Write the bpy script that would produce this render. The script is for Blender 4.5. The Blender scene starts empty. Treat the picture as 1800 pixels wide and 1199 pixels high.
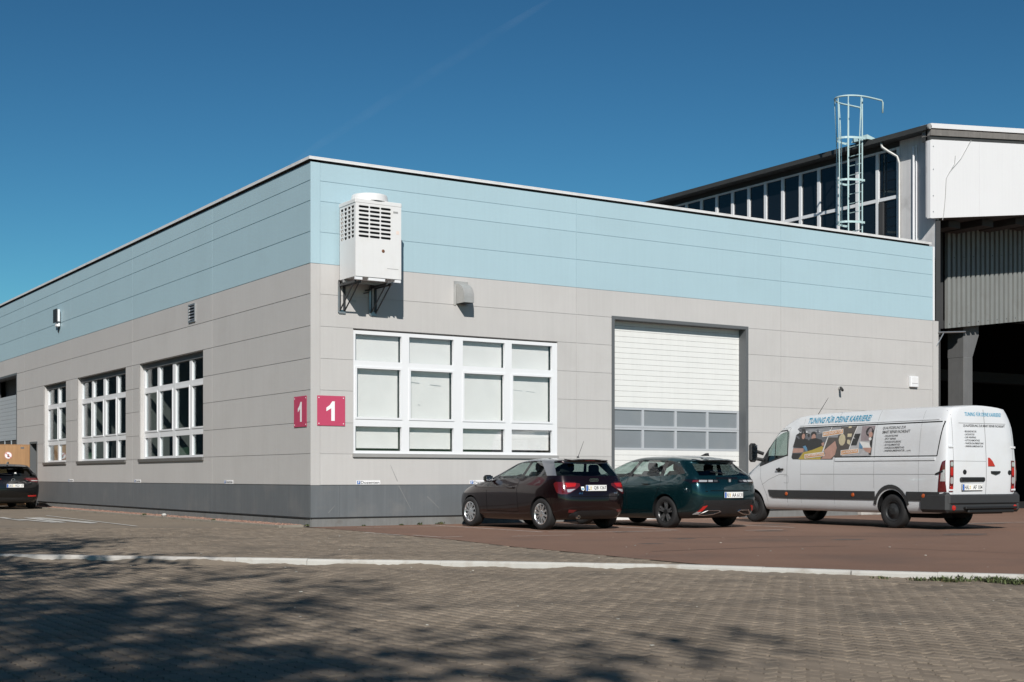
import bpy, bmesh, math, random
from mathutils import Vector, Matrix
from mathutils.bvhtree import BVHTree
import numpy as np

rnd = random.Random(7)
scene = bpy.context.scene
COL = scene.collection
R = math.radians

# ------------------------------------------------------------------ camera, sky, sun, exposure
cam_data = bpy.data.cameras.new('camera')
cam = bpy.data.objects.new('camera', cam_data)
COL.objects.link(cam)
cam.location = (-11.610, -25.709, 1.05)
cam.rotation_euler = (R(90), 0, -math.atan2(.5414, .8408))
cam_data.sensor_width = 36
cam_data.lens = 36 * 2376 / 1800
cam_data.shift_y = (838 - 599.5) / 1800
cam_data.clip_start = .1
cam_data.clip_end = 40000
cam_data.dof.use_dof = True
cam_data.dof.focus_distance = 29
cam_data.dof.aperture_fstop = 4.5
scene.camera = cam

SUN_TRAVEL = Vector((.45, .75, -.57)).normalized()
SUN_EL = math.asin(-SUN_TRAVEL.z)
SUN_ROT = math.atan2(-SUN_TRAVEL.x, -SUN_TRAVEL.y)
world = bpy.data.worlds.new('World')
scene.world = world
world.use_nodes = True
wn = world.node_tree
bg = wn.nodes['Background']
sky = wn.nodes.new('ShaderNodeTexSky')
sky.sky_type = 'NISHITA'
sky.sun_disc = False
sky.sun_elevation = SUN_EL
sky.sun_rotation = SUN_ROT
sky.air_density = 1.0
sky.dust_density = .15
sky.ozone_density = 2.2
sky.altitude = 0
gm = wn.nodes.new('ShaderNodeGamma')
gm.inputs[1].default_value = 1.5
wn.links.new(sky.outputs[0], gm.inputs[0])
tint = wn.nodes.new('ShaderNodeMix')
tint.data_type = 'RGBA'
tint.blend_type = 'MULTIPLY'
tint.inputs[0].default_value = 1
tint.inputs[7].default_value = (.166, .318, .322, 1)
wn.links.new(gm.outputs[0], tint.inputs[6])
wn.links.new(tint.outputs[2], bg.inputs[0])
bg.inputs[1].default_value = .062
sun_data = bpy.data.lights.new('sun', 'SUN')
sun = bpy.data.objects.new('sun', sun_data)
COL.objects.link(sun)
sun_data.energy = 4.2
sun_data.angle = R(.53)
sun_data.color = (1, .955, .89)
sun.location = (-20, -60, 45)
sun.rotation_euler = SUN_TRAVEL.to_track_quat('-Z', 'Y').to_euler()
vs = scene.view_settings
vs.view_transform = 'Standard'
vs.look = 'None'
vs.exposure = .25
vs.gamma = 1
vs.use_curve_mapping = False

# ------------------------------------------------------------------ materials
MATS = {}
def mat(name, col, rough=.6, metal=0., var=0., scale=3., bump=0., bscale=60., streak=0., spec=.5,
        coat=0., rand=0., dirt=None, dirt_amt=0., dirt_scale=1.2, var2=0., scale2=40.):
    m = bpy.data.materials.new(name)
    m.use_nodes = True
    nt = m.node_tree
    N, Lk = nt.nodes, nt.links
    b = N['Principled BSDF']
    b.inputs['Roughness'].default_value = rough
    b.inputs['Metallic'].default_value = metal
    b.inputs['Specular IOR Level'].default_value = spec
    b.inputs['Coat Weight'].default_value = coat
    b.inputs['Coat Roughness'].default_value = .04
    rgb = N.new('ShaderNodeRGB')
    rgb.outputs[0].default_value = (*col, 1)
    out = rgb.outputs[0]
    tc = N.new('ShaderNodeTexCoord')
    vec = tc.outputs['Object']
    def mulby(out, fac, lo, hi):
        mr = N.new('ShaderNodeMapRange')
        mr.inputs['To Min'].default_value = lo
        mr.inputs['To Max'].default_value = hi
        Lk.new(fac, mr.inputs['Value'])
        mx = N.new('ShaderNodeMix')
        mx.data_type = 'RGBA'
        mx.blend_type = 'MULTIPLY'
        mx.inputs[0].default_value = 1
        Lk.new(out, mx.inputs[6])
        Lk.new(mr.outputs[0], mx.inputs[7])
        return mx.outputs[2]
    def noise(sc, detail=6, stretch=None):
        n = N.new('ShaderNodeTexNoise')
        n.inputs['Scale'].default_value = sc
        n.inputs['Detail'].default_value = detail
        n.inputs['Roughness'].default_value = .6
        if stretch:
            mp = N.new('ShaderNodeMapping')
            mp.inputs['Scale'].default_value = stretch
            Lk.new(vec, mp.inputs[0])
            Lk.new(mp.outputs[0], n.inputs['Vector'])
        else:
            Lk.new(vec, n.inputs['Vector'])
        return n.outputs['Fac']
    if var:
        out = mulby(out, noise(scale), 1 - 2 * var, 1 + 2 * var)
    if var2:
        out = mulby(out, noise(scale2, 3), 1 - 2 * var2, 1 + 2 * var2)
    if streak:
        out = mulby(out, noise(2.2, 5, (6, 6, .25)), 1 - 2 * streak, 1 + 2 * streak)
    if rand:
        oi = N.new('ShaderNodeObjectInfo')
        ge = N.new('ShaderNodeNewGeometry')
        ad = N.new('ShaderNodeMath')
        ad.operation = 'ADD'
        Lk.new(oi.outputs['Random'], ad.inputs[0])
        Lk.new(ge.outputs['Random Per Island'], ad.inputs[1])
        fr = N.new('ShaderNodeMath')
        fr.operation = 'FRACT'
        Lk.new(ad.outputs[0], fr.inputs[0])
        out = mulby(out, fr.outputs[0], 1 - rand, 1 + rand)
    if dirt:
        mr = N.new('ShaderNodeMapRange')
        mr.inputs['From Min'].default_value = .52
        mr.inputs['From Max'].default_value = .72
        mr.inputs['To Max'].default_value = dirt_amt
        Lk.new(noise(dirt_scale, 8), mr.inputs['Value'])
        mx = N.new('ShaderNodeMix')
        mx.data_type = 'RGBA'
        Lk.new(mr.outputs[0], mx.inputs[0])
        Lk.new(out, mx.inputs[6])
        mx.inputs[7].default_value = (*dirt, 1)
        out = mx.outputs[2]
    Lk.new(out, b.inputs['Base Color'])
    if bump:
        bp = N.new('ShaderNodeBump')
        bp.inputs['Strength'].default_value = bump
        bp.inputs['Distance'].default_value = .01
        Lk.new(noise(bscale, 4), bp.inputs['Height'])
        Lk.new(bp.outputs[0], b.inputs['Normal'])
    MATS[name] = m
    return m

def glass(name, tint, body=(0, 0, 0), body_amt=0., ior=1.5, rough=.0):
    m = bpy.data.materials.new(name)
    m.use_nodes = True
    nt = m.node_tree
    N, Lk = nt.nodes, nt.links
    N.remove(N['Principled BSDF'])
    t = N.new('ShaderNodeBsdfTransparent')
    t.inputs[0].default_value = (*tint, 1)
    g = N.new('ShaderNodeBsdfGlossy')
    g.inputs['Roughness'].default_value = rough
    g.inputs['Color'].default_value = (.95, .97, 1, 1)
    fr = N.new('ShaderNodeFresnel')
    ge = N.new('ShaderNodeNewGeometry')
    mi_ = N.new('ShaderNodeMapRange')
    mi_.inputs['To Min'].default_value = ior
    mi_.inputs['To Max'].default_value = 1 / ior
    Lk.new(ge.outputs['Backfacing'], mi_.inputs['Value'])
    Lk.new(mi_.outputs[0], fr.inputs['IOR'])
    mx = N.new('ShaderNodeMixShader')
    Lk.new(fr.outputs[0], mx.inputs[0])
    src = t.outputs[0]
    if body_amt:
        d = N.new('ShaderNodeBsdfDiffuse')
        d.inputs[0].default_value = (*body, 1)
        m2 = N.new('ShaderNodeMixShader')
        m2.inputs[0].default_value = body_amt
        Lk.new(t.outputs[0], m2.inputs[1])
        Lk.new(d.outputs[0], m2.inputs[2])
        src = m2.outputs[0]
    Lk.new(src, mx.inputs[1])
    Lk.new(g.outputs[0], mx.inputs[2])
    Lk.new(mx.outputs[0], N['Material Output'].inputs[0])
    MATS[name] = m
    return m

mat('panel_grey', (.480, .467, .457), .55, var=.03, scale=.8, streak=.032, rand=.03, dirt=(.30, .28, .26), dirt_amt=.12, dirt_scale=.9, bump=.04, bscale=220)
mat('panel_blue', (.365, .505, .565), .5, var=.02, scale=.8, streak=.022, rand=.02, dirt=(.30, .40, .43), dirt_amt=.15, dirt_scale=.7, bump=.04, bscale=220)
mat('plinth_grey', (.125, .136, .146), .55, var=.05, scale=1.2, streak=.10, rand=.03, dirt=(.22, .21, .20), dirt_amt=.3, dirt_scale=1.6, bump=.06, bscale=120)
mat('footing_concrete', (.17, .172, .17), .85, var=.1, scale=3, streak=.1, dirt=(.1, .09, .08), dirt_amt=.5, dirt_scale=2.5, bump=.3, bscale=60)
mat('joint_dark', (.03, .03, .032), .8)
mat('coping_metal', (.74, .735, .73), .45, metal=.1, var=.05, scale=3, dirt=(.3, .27, .24), dirt_amt=.35, dirt_scale=2)
mat('roof_felt', (.08, .08, .082), .9, var=.1)
mat('window_white', (.72, .73, .75), .35, var=.015, scale=4)
mat('white_board', (.715, .71, .70), .7, var=.04, scale=2.2, dirt=(.60, .62, .61), dirt_amt=.3, dirt_scale=1.7)
mat('room_dark', (.035, .036, .036), .9)
mat('room_mid', (.16, .16, .15), .9, var=.1)
mat('sill_metal', (.40, .39, .38), .45, metal=.3, var=.05)
mat('sill_dark', (.13, .125, .12), .5, var=.05)
mat('frame_anthracite', (.105, .112, .118), .5, var=.03)
mat('door_white', (.70, .705, .69), .45, var=.02, streak=.03)
mat('door_alu', (.50, .52, .55), .4, metal=.2, var=.03)
mat('door_pane', (.205, .225, .245), .22, var=.06, scale=1.2, dirt=(.28, .29, .29), dirt_amt=.4, dirt_scale=1.1)
mat('gate_grey', (.36, .40, .43), .5, var=.03)
mat('ac_white', (.69, .69, .69), .4, var=.02, streak=.02, dirt=(.6, .58, .53), dirt_amt=.3, dirt_scale=2.4)
mat('black_plastic', (.022, .022, .023), .5)
mat('dark_steel', (.05, .052, .055), .5, metal=.4, var=.1)
mat('galvanised', (.42, .43, .44), .38, metal=.75, var=.12, scale=9)
mat('sheet_metal', (.42, .42, .41), .5, metal=.35, var=.1, scale=5, dirt=(.3, .28, .26), dirt_amt=.4, dirt_scale=4)
mat('rust', (.16, .07, .035), .8, var=.2, scale=8)
mat('sign_red', (.48, .060, .125), .5, var=.02)
mat('sign_white', (.82, .82, .83), .45)
mat('sign_blue', (.03, .13, .40), .4)
mat('ink_black', (.02, .02, .022), .5)
mat('asphalt_red', (.205, .124, .090), .93, var=.10, scale=.5, var2=.14, scale2=55, dirt=(.135, .092, .074), dirt_amt=.9, dirt_scale=.28, bump=.5, bscale=130, spec=.25)
mat('yard_grey', (.218, .18, .140), .93, var=.10, scale=.6, var2=.10, scale2=45, dirt=(.13, .118, .105), dirt_amt=.6, dirt_scale=.4, bump=.5, bscale=90, spec=.25)
mat('joint_sand', (.085, .075, .064), .95, var=.2, scale=9, var2=.2, scale2=90, spec=.2)
mat('earth', (.12, .105, .085), .95, var=.2, scale=.2, spec=.2)
mat('paver', (.236, .192, .148), .9, var=.16, scale=.45, var2=.15, scale2=130, rand=.17, dirt=(.128, .110, .090), dirt_amt=.85, dirt_scale=.8, bump=.35, bscale=260, spec=.25)
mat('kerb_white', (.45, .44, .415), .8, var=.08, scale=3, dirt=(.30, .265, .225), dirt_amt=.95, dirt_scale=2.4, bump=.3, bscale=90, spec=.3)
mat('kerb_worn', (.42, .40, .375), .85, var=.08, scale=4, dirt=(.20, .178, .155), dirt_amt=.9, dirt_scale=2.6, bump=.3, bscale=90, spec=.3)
mat('edging_concrete', (.235, .21, .175), .9, var=.12, scale=5, dirt=(.12, .11, .085), dirt_amt=.7, dirt_scale=2, bump=.3)
mat('pebble_red', (.24, .145, .110), .85, rand=.45, var=.1, scale=20)
mat('pebble_bed', (.15, .10, .08), .95, var=.25, scale=25)
mat('paint_worn', (.56, .55, .52), .85, var=.08, scale=5, dirt=(.20, .165, .14), dirt_amt=.9, dirt_scale=5, spec=.3)
mat('paint_faded', (.52, .46, .42), .9, var=.15, scale=6, dirt=(.17, .115, .098), dirt_amt=1., dirt_scale=4, spec=.2)
mat('tyre', (.018, .018, .019), .75, var=.15, scale=12, spec=.35)
mat('alloy', (.80, .81, .83), .25, metal=.9)
mat('alloy_dark', (.035, .036, .038), .35, metal=.6)
mat('alloy_cut', (.55, .56, .58), .25, metal=.9)
mat('steel_rim', (.03, .031, .033), .5, metal=.4)
mat('liner', (.008, .008, .009), .9, spec=.2)
mat('paint_maroon', (.012, .0042, .0052), .25, metal=.5, coat=.85)
mat('paint_arch', (.20, .215, .245), .35, metal=.5, coat=.8)
mat('paint_teal', (.005, .034, .042), .26, metal=.65, coat=.85)
mat('paint_black', (.005, .005, .0055), .25, metal=.3, coat=.6)
mat('paint_van', (.63, .64, .66), .36, coat=.5, var=.02, scale=1.2, dirt=(.50, .47, .43), dirt_amt=.22, dirt_scale=1.6)
mat('trim_black', (.014, .014, .015), .45, var=.05)
mat('trim_gloss', (.006, .006, .007), .12, coat=.6)
mat('bumper_grey', (.030, .031, .033), .6, var=.08, scale=6)
mat('gap', (.004, .004, .004), .9, spec=.1)
mat('gap_grey', (.26, .265, .27), .8, spec=.1)
mat('chrome', (.75, .76, .78), .15, metal=1.)
mat('lamp_red', (.42, .014, .012), .12, coat=.8, spec=.7)
mat('lamp_deep', (.10, .008, .010), .12, coat=.8, spec=.7)
mat('lamp_orange', (.42, .085, .02), .2, coat=.6)
mat('lamp_clear', (.62, .62, .63), .15, metal=.5, coat=.6)
mat('lamp_smoke', (.06, .06, .065), .15, coat=.8)
mat('plate_white', (.78, .78, .77), .4)
mat('plate_blue', (.01, .10, .42), .4)
mat('seal_yellow', (.60, .42, .06), .5)
mat('fabric_dark', (.018, .018, .020), .9)
mat('fabric_grey', (.07, .07, .072), .9)
mat('plywood', (.36, .205, .098), .6, var=.08, scale=1.5, streak=.14)
mat('plywood_edge', (.30, .16, .07), .7, var=.1)
mat('mark_red', (.55, .18, .16), .5)
mat('text_blue', (.035, .27, .43), .45)
mat('hall_white', (.71, .71, .72), .55, var=.015, scale=.7, streak=.02)
mat('hall_grey', (.56, .555, .56), .8, var=.08, scale=1.2, streak=.1, dirt=(.18, .17, .16), dirt_amt=.4, dirt_scale=1.5)
mat('timber_grey', (.17, .16, .15), .85, var=.15, scale=4, streak=.12)
mat('gutter_dark', (.045, .046, .045), .6, var=.15, scale=3)
mat('corrugated', (.22, .23, .225), .55, metal=.1, streak=.1, var=.05, scale=2, dirt=(.16, .15, .14), dirt_amt=.4, dirt_scale=1.4)
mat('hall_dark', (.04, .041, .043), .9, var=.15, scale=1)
mat('column_concrete', (.12, .122, .125), .85, var=.12, scale=2, streak=.08)
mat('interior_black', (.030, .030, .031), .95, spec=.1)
mat('ladder_teal', (.42, .56, .57), .45, var=.06, scale=6)
mat('mullion_white', (.72, .73, .75), .45, var=.03)
mat('leaf', (.055, .085, .022), .6, rand=.35)
mat('leaf_weed', (.075, .095, .036), .6, rand=.45)
mat('leaf_dry', (.26, .20, .09), .8, rand=.3)
mat('shed_grey', (.07, .072, .075), .8, var=.1, scale=1, streak=.1)
mat('sticker_pale', (.74, .62, .56), .5)
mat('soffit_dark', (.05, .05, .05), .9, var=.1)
mat('scuff', (.175, .18, .185), .6)
mat('pencil', (.38, .40, .42), .7)
mat('seam_tar', (.085, .062, .052), .9, var=.2, scale=9)
mat('oil_stain', (.105, .075, .060), .75, var=.3, scale=5)
mat('bark', (.09, .075, .06), .95, var=.25, scale=6, bump=.5, bscale=20)
mat('litter', (.36, .34, .30), .8, rand=.4)
for n, c in dict(print_slate=(.11, .115, .13), print_grey=(.24, .245, .26), print_black=(.018, .017, .018), print_skin=(.42, .24, .19),
                 print_blue=(.09, .22, .36), print_yellow=(.42, .31, .05), print_brown=(.075, .062, .055), print_cream=(.52, .45, .30),
                 print_white=(.68, .67, .65), print_pale=(.40, .39, .40), print_mauve=(.26, .21, .22), print_orange=(.58, .27, .10)).items():
    mat(n, c, .4, var=.16, scale=7, coat=.3)
glass('pane_glass', (.86, .90, .90))
glass('pane_glass_board', (.97, .975, .975))
glass('hall_glass', (.30, .34, .38), (.012, .016, .022), .55)
glass('car_glass', (.62, .72, .69))
glass('car_glass_rear', (.50, .60, .58))
glass('car_glass_dark', (.12, .14, .14))
cont = bpy.data.materials.new('contrail_vapour')
cont.use_nodes = True
_n = cont.node_tree.nodes
_n.remove(_n['Principled BSDF'])
_t = _n.new('ShaderNodeBsdfTransparent')
_e = _n.new('ShaderNodeBsdfDiffuse')
_e.inputs[0].default_value = (.9, .9, .9, 1)
_x = _n.new('ShaderNodeMixShader')
_no = _n.new('ShaderNodeTexNoise')
_no.inputs['Scale'].default_value = .004
_no.inputs['Detail'].default_value = 5
_tc = _n.new('ShaderNodeTexCoord')
_mr = _n.new('ShaderNodeMapRange')
_mr.inputs['From Min'].default_value = .3
_mr.inputs['From Max'].default_value = .8
_mr.inputs['To Max'].default_value = .011
_l = cont.node_tree.links
_l.new(_tc.outputs['Object'], _no.inputs['Vector'])
_l.new(_no.outputs['Fac'], _mr.inputs['Value'])
_l.new(_mr.outputs[0], _x.inputs[0])
_l.new(_t.outputs[0], _x.inputs[1])
_l.new(_e.outputs[0], _x.inputs[2])
_l.new(_x.outputs[0], _n['Material Output'].inputs[0])
MATS['contrail_vapour'] = cont

# ------------------------------------------------------------------ mesh helpers
def ob(name, me, parent=None, label=None):
    o = bpy.data.objects.new(name, me)
    COL.objects.link(o)
    if parent is not None:
        o.parent = parent
    if label:
        o['label'] = label
    return o

def thing(name, label, cat, loc=(0, 0, 0), rz=0., group=None):
    o = bpy.data.objects.new(name, None)
    COL.objects.link(o)
    o.empty_display_size = .3
    o.location = loc
    o.rotation_euler = (0, 0, rz)
    o['label'] = label
    o['category'] = cat
    if group:
        o['group'] = group
    return o

def tag(o, label, cat, group=None):
    o['label'] = label
    o['category'] = cat
    if group:
        o['group'] = group
    return o

def structure(o, kind='structure', label=None):
    o['kind'] = kind
    if label:
        o['label'] = label
    return o

class MB:
    def __init__(s):
        s.v, s.f, s.m = [], [], []
    def add(s, vs_, fs, mi=0):
        k = len(s.v)
        s.v += [tuple(p) for p in vs_]
        for f in fs:
            s.f.append(tuple(i + k for i in f))
            s.m.append(mi)
        return s
    def box(s, x0, x1, y0, y1, z0, z1, mi=0):
        if x0 > x1: x0, x1 = x1, x0
        if y0 > y1: y0, y1 = y1, y0
        if z0 > z1: z0, z1 = z1, z0
        return s.add([(x0, y0, z0), (x1, y0, z0), (x1, y1, z0), (x0, y1, z0), (x0, y0, z1), (x1, y0, z1), (x1, y1, z1), (x0, y1, z1)],
                     [(3, 2, 1, 0), (4, 5, 6, 7), (0, 1, 5, 4), (1, 2, 6, 5), (2, 3, 7, 6), (3, 0, 4, 7)], mi)
    def cbox(s, x0, x1, y0, y1, z0, z1, c=.005, mi=0):
        if x0 > x1: x0, x1 = x1, x0
        if y0 > y1: y0, y1 = y1, y0
        if z0 > z1: z0, z1 = z1, z0
        c = min(c, (x1 - x0) * .45, (y1 - y0) * .45, (z1 - z0) * .45)
        bm = bmesh.new()
        P = []
        for x, sx in ((x0, 1), (x1, -1)):
            for y, sy in ((y0, 1), (y1, -1)):
                for z, sz in ((z0, 1), (z1, -1)):
                    P += [(x, y + sy * c, z + sz * c), (x + sx * c, y, z + sz * c), (x + sx * c, y + sy * c, z)]
        vv = [bm.verts.new(p) for p in P]
        r = bmesh.ops.convex_hull(bm, input=vv)
        bmesh.ops.dissolve_limit(bm, angle_limit=.01, verts=bm.verts, edges=bm.edges)
        bm.verts.index_update()
        s.add([v.co[:] for v in bm.verts], [[v.index for v in f.verts] for f in bm.faces], mi)
        bm.free()
        return s
    def tube(s, p0, p1, r0, r1=None, n=8, mi=0, cap=True):
        return s.path([p0, p1], [r0, r0 if r1 is None else r1], n, mi, cap)
    def path(s, pts, r, n=8, mi=0, cap=True):
        pts = [Vector(p) for p in pts]
        if not isinstance(r, (list, tuple)):
            r = [r] * len(pts)
        k = len(s.v)
        prev = None
        for i, p in enumerate(pts):
            d = (pts[min(i + 1, len(pts) - 1)] - pts[max(i - 1, 0)]).normalized()
            if prev is None:
                a = d.orthogonal().normalized()
            else:
                a = (prev - d * prev.dot(d))
                a = a.normalized() if a.length > 1e-6 else d.orthogonal().normalized()
            prev = a
            b = d.cross(a)
            for j in range(n):
                t = 2 * math.pi * j / n
                s.v.append(tuple(p + (a * math.cos(t) + b * math.sin(t)) * r[i]))
        for i in range(len(pts) - 1):
            for j in range(n):
                s.f.append((k + i * n + j, k + i * n + (j + 1) % n, k + (i + 1) * n + (j + 1) % n, k + (i + 1) * n + j))
                s.m.append(mi)
        if cap:
            s.f.append(tuple(k + j for j in reversed(range(n)))); s.m.append(mi)
            e = k + (len(pts) - 1) * n
            s.f.append(tuple(e + j for j in range(n))); s.m.append(mi)
        return s
    def prism(s, poly, O, U, V, depth, mi=0):
        # polygon (u,v) in the plane O,U,V extruded by depth along U x V
        O, U, V = Vector(O), Vector(U), Vector(V)
        Nn = U.cross(V)
        n = len(poly)
        a = [O + U * p[0] + V * p[1] for p in poly]
        b = [p + Nn * depth for p in a]
        fs = [tuple(range(n - 1, -1, -1)), tuple(range(n, 2 * n))]
        for i in range(n):
            j = (i + 1) % n
            fs.append((i, j, n + j, n + i))
        return s.add(a + b, fs, mi)
    def lathe(s, prof, O, A, n=24, mi=0, closed=False):
        O, A = Vector(O), Vector(A).normalized()
        a = A.orthogonal().normalized()
        b = A.cross(a)
        k = len(s.v)
        for r_, h in prof:
            for j in range(n):
                t = 2 * math.pi * j / n
                s.v.append(tuple(O + A * h + (a * math.cos(t) + b * math.sin(t)) * r_))
        m_ = len(prof)
        for i in range(m_ if closed else m_ - 1):
            for j in range(n):
                i2 = (i + 1) % m_
                s.f.append((k + i * n + j, k + i * n + (j + 1) % n, k + i2 * n + (j + 1) % n, k + i2 * n + j))
                s.m.append(mi)
        return s
    def mesh(s, name, mats, smooth=False):
        me = bpy.data.meshes.new(name)
        me.from_pydata(s.v, [], s.f)
        if isinstance(mats, str):
            mats = [mats]
        for m in mats:
            me.materials.append(MATS[m])
        if len(mats) > 1:
            me.polygons.foreach_set('material_index', s.m)
        if smooth:
            me.polygons.foreach_set('use_smooth', [True] * len(me.polygons))
        me.update()
        return me
    def build(s, name, mats, parent=None, smooth=False, label=None):
        return ob(name, s.mesh(name, mats, smooth), parent, label)

def fix_normals(me):
    bm = bmesh.new()
    bm.from_mesh(me)
    bmesh.ops.recalc_face_normals(bm, faces=bm.faces)
    bm.to_mesh(me)
    bm.free()

_tx = {}
def text_geo(body, size=1., shear=0., bold=0., sx=1.):
    """flat outline lettering: (verts 2D, faces, width)"""
    key = (body, shear, bold)
    if key not in _tx:
        c = bpy.data.curves.new('lettering', 'FONT')
        c.body = body
        c.size = 1
        c.shear = shear
        c.offset = bold
        c.resolution_u = 3
        o = bpy.data.objects.new('lettering', c)
        COL.objects.link(o)
        dg = bpy.context.evaluated_depsgraph_get()
        me = bpy.data.meshes.new_from_object(o.evaluated_get(dg))
        V = [(v.co.x, v.co.y) for v in me.vertices]
        F = [tuple(p.vertices) for p in me.polygons]
        bpy.data.objects.remove(o)
        bpy.data.curves.remove(c)
        bpy.data.meshes.remove(me)
        _tx[key] = (V, F)
    V, F = _tx[key]
    x0 = min(v[0] for v in V)
    V2 = [((v[0] - x0) * size * sx, v[1] * size) for v in V]
    return V2, F, max(v[0] for v in V2)

def fit_text(body, width, height, shear=0., bold=0.):
    V, F, w = text_geo(body, 1, shear, bold)
    y0, y1 = min(v[1] for v in V), max(v[1] for v in V)
    return [(v[0] * width / w, (v[1] - y0) * height / (y1 - y0)) for v in V], F

def flat_text(mb, geo, O, U, V, mi=0):
    O, U, V = Vector(O), Vector(U), Vector(V)
    mb.add([O + U * p[0] + V * p[1] for p in geo[0]], geo[1], mi)

def holed_plate(w, h, holes, t):
    """plate w x h with holes (lists of (x,y)) and thickness t, as (verts, faces) with z = depth"""
    c = bpy.data.curves.new('plate', 'CURVE')
    c.dimensions = '2D'
    c.fill_mode = 'BOTH'
    c.extrude = t / 2
    for loop in [[(0, 0), (w, 0), (w, h), (0, h)]] + holes:
        sp = c.splines.new('POLY')
        sp.points.add(len(loop) - 1)
        for q, p in zip(sp.points, loop):
            q.co = (p[0], p[1], 0, 1)
        sp.use_cyclic_u = True
    o = bpy.data.objects.new('plate', c)
    COL.objects.link(o)
    dg = bpy.context.evaluated_depsgraph_get()
    me = bpy.data.meshes.new_from_object(o.evaluated_get(dg))
    V = [v.co[:] for v in me.vertices]
    F = [tuple(p.vertices) for p in me.polygons]
    bpy.data.objects.remove(o)
    bpy.data.curves.remove(c)
    bpy.data.meshes.remove(me)
    return V, F
TREES = [(-16.8, -28.2, 20.5, 4, 11, 'broad leafy tree standing close behind the viewer', 7000),
         (-21.4, -26.6, 21.0, 4, 31, 'second leafy tree farther along behind the viewer', 8000),
         (-18.5, -18.5, 14.0, 4, 23, 'tall leafy tree standing out of view beside the viewer', 5000)]
# ================================================================== GROUND
KERB = [(-27.5, 13.1), (-7.551, -6.663), (-5.787, -8.413), (-4.45, -9.855), (-2.605, -11.725), (-1.187, -13.276), (-.214, -15.063),
        (.3, -15.82), (.79, -16.541), (6.2, -24.6), (14, -36)]
REDLINE = [(-.03, .0), (-.05, -1.5), (-.06, -2.6), (-.34, -6.5), (-.70, -8.8), (-.80, -10.4), (-.95, -12.0), (-1.02, -13.5)]
ROAD_Z = -.07
def sheet(name, pts, z, m, kind='structure'):
    me = bpy.data.meshes.new(name)
    me.from_pydata([(p[0], p[1], z) for p in pts], [], [tuple(range(len(pts)))])
    me.materials.append(MATS[m])
    fix_normals(me)
    if me.polygons[0].normal.z < 0:
        me.flip_normals()
    o = ob(name, me)
    o['kind'] = kind
    return o
sheet('ground', [(-4000, -4000), (4000, -4000), (4000, 4000), (-4000, 4000)], -.30, 'earth')
road = sheet('road', [(-27.5, -70), (-27.5, 13.1)] + KERB[1:] + [(60, -36), (60, -70)], ROAD_Z - .009, 'joint_sand')
yard = sheet('yard', [(-27.5, 13.1), (-60, 13.1), (-60, 120), (90, 120), (90, -36), (14, -36)] + KERB[-2:0:-1], 0, 'yard_grey')
lot = sheet('parking_lot', REDLINE[::-1] + [(.0, 1.), (19, 1.), (19, 60), (90, 60), (90, -36), (14, -36)] + KERB[-2:5:-1] , .009, 'asphalt_red')

# interlocking zigzag pavers
def paver_poly(l=.225, w=.1125, a=.011, g=.0035):
    wave = [(0, 0), (.028, a), (.084, -a), (.1125, 0), (.1405, a), (.1965, -a), (.225, 0)]
    right = [(w / 2 - g + p[1], p[0] - l / 2) for p in wave]
    left = [(-w / 2 + g + p[1], p[0] - l / 2) for p in reversed(wave)]
    pl = right + left
    out = []
    for x, y in pl:
        if y < -l / 2 + 1e-6: y += g
        if y > l / 2 - 1e-6: y -= g
        out.append((x, y))
    return out
def paver_geo(depth=.012, c=.004):
    p = paver_poly()
    n = len(p)
    V = [(x * .93, y * .965, 0) for x, y in p] + [(x, y, -c) for x, y in p] + [(x, y, -depth) for x, y in p]
    F = [tuple(range(n))]
    for k in (0, n):
        for i in range(n):
            j = (i + 1) % n
            F.append((k + i, k + n + i, k + n + j, k + j))
    return V, F
PV, PF = paver_geo()
def inside(pt, poly):
    x, y = pt
    c = False
    for i in range(len(poly)):
        x1, y1 = poly[i]; x2, y2 = poly[i - 1]
        if (y1 > y) != (y2 > y) and x < (x2 - x1) * (y - y1) / (y2 - y1) + x1:
            c = not c
    return c
cx, cy = -11.610, -25.709
def cam_rf(x, y):
    dx, dy = x - cx, y - cy
    return .8408 * dx - .5414 * dy, .5414 * dx + .8408 * dy
def seg_dist(p, poly):
    best = 9
    for a, b in zip(poly, poly[1:]):
        a, b, q = Vector(a), Vector(b), Vector(p)
        t = max(0, min(1, (q - a).dot(b - a) / (b - a).length_squared))
        best = min(best, (a + (b - a) * t - q).length)
    return best
road_poly = [(-27.5, -70), (-27.5, 13.1)] + KERB[1:] + [(60, -36), (60, -70)]
yard_poly = [(-27.5, 13.1)] + [(-27.5, 30), (-.65, 30), (-.65, .1), (0, .1)] + REDLINE[:-1] + [KERB[5], KERB[4], KERB[3], KERB[2], KERB[1]]
def paver_field(poly, zt, fmax, margin, keep):
    out = []
    nx0, nx1 = int(-16 / .1125), int(8 / .1125)
    for i in range(nx0, nx1):
        x = i * .1125
        for j in range(int(-24 / .225), int(16 / .225)):
            y = j * .225 + (.1125 if i % 2 else 0)
            r_, f_ = cam_rf(x, y)
            if f_ < 6.2 or f_ > fmax or abs(r_) > f_ * .379 + .9:
                continue
            if not inside((x, y), poly) or seg_dist((x, y), keep) < margin:
                continue
            out.append((f_, x, y))
    out.sort()
    return out
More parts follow.
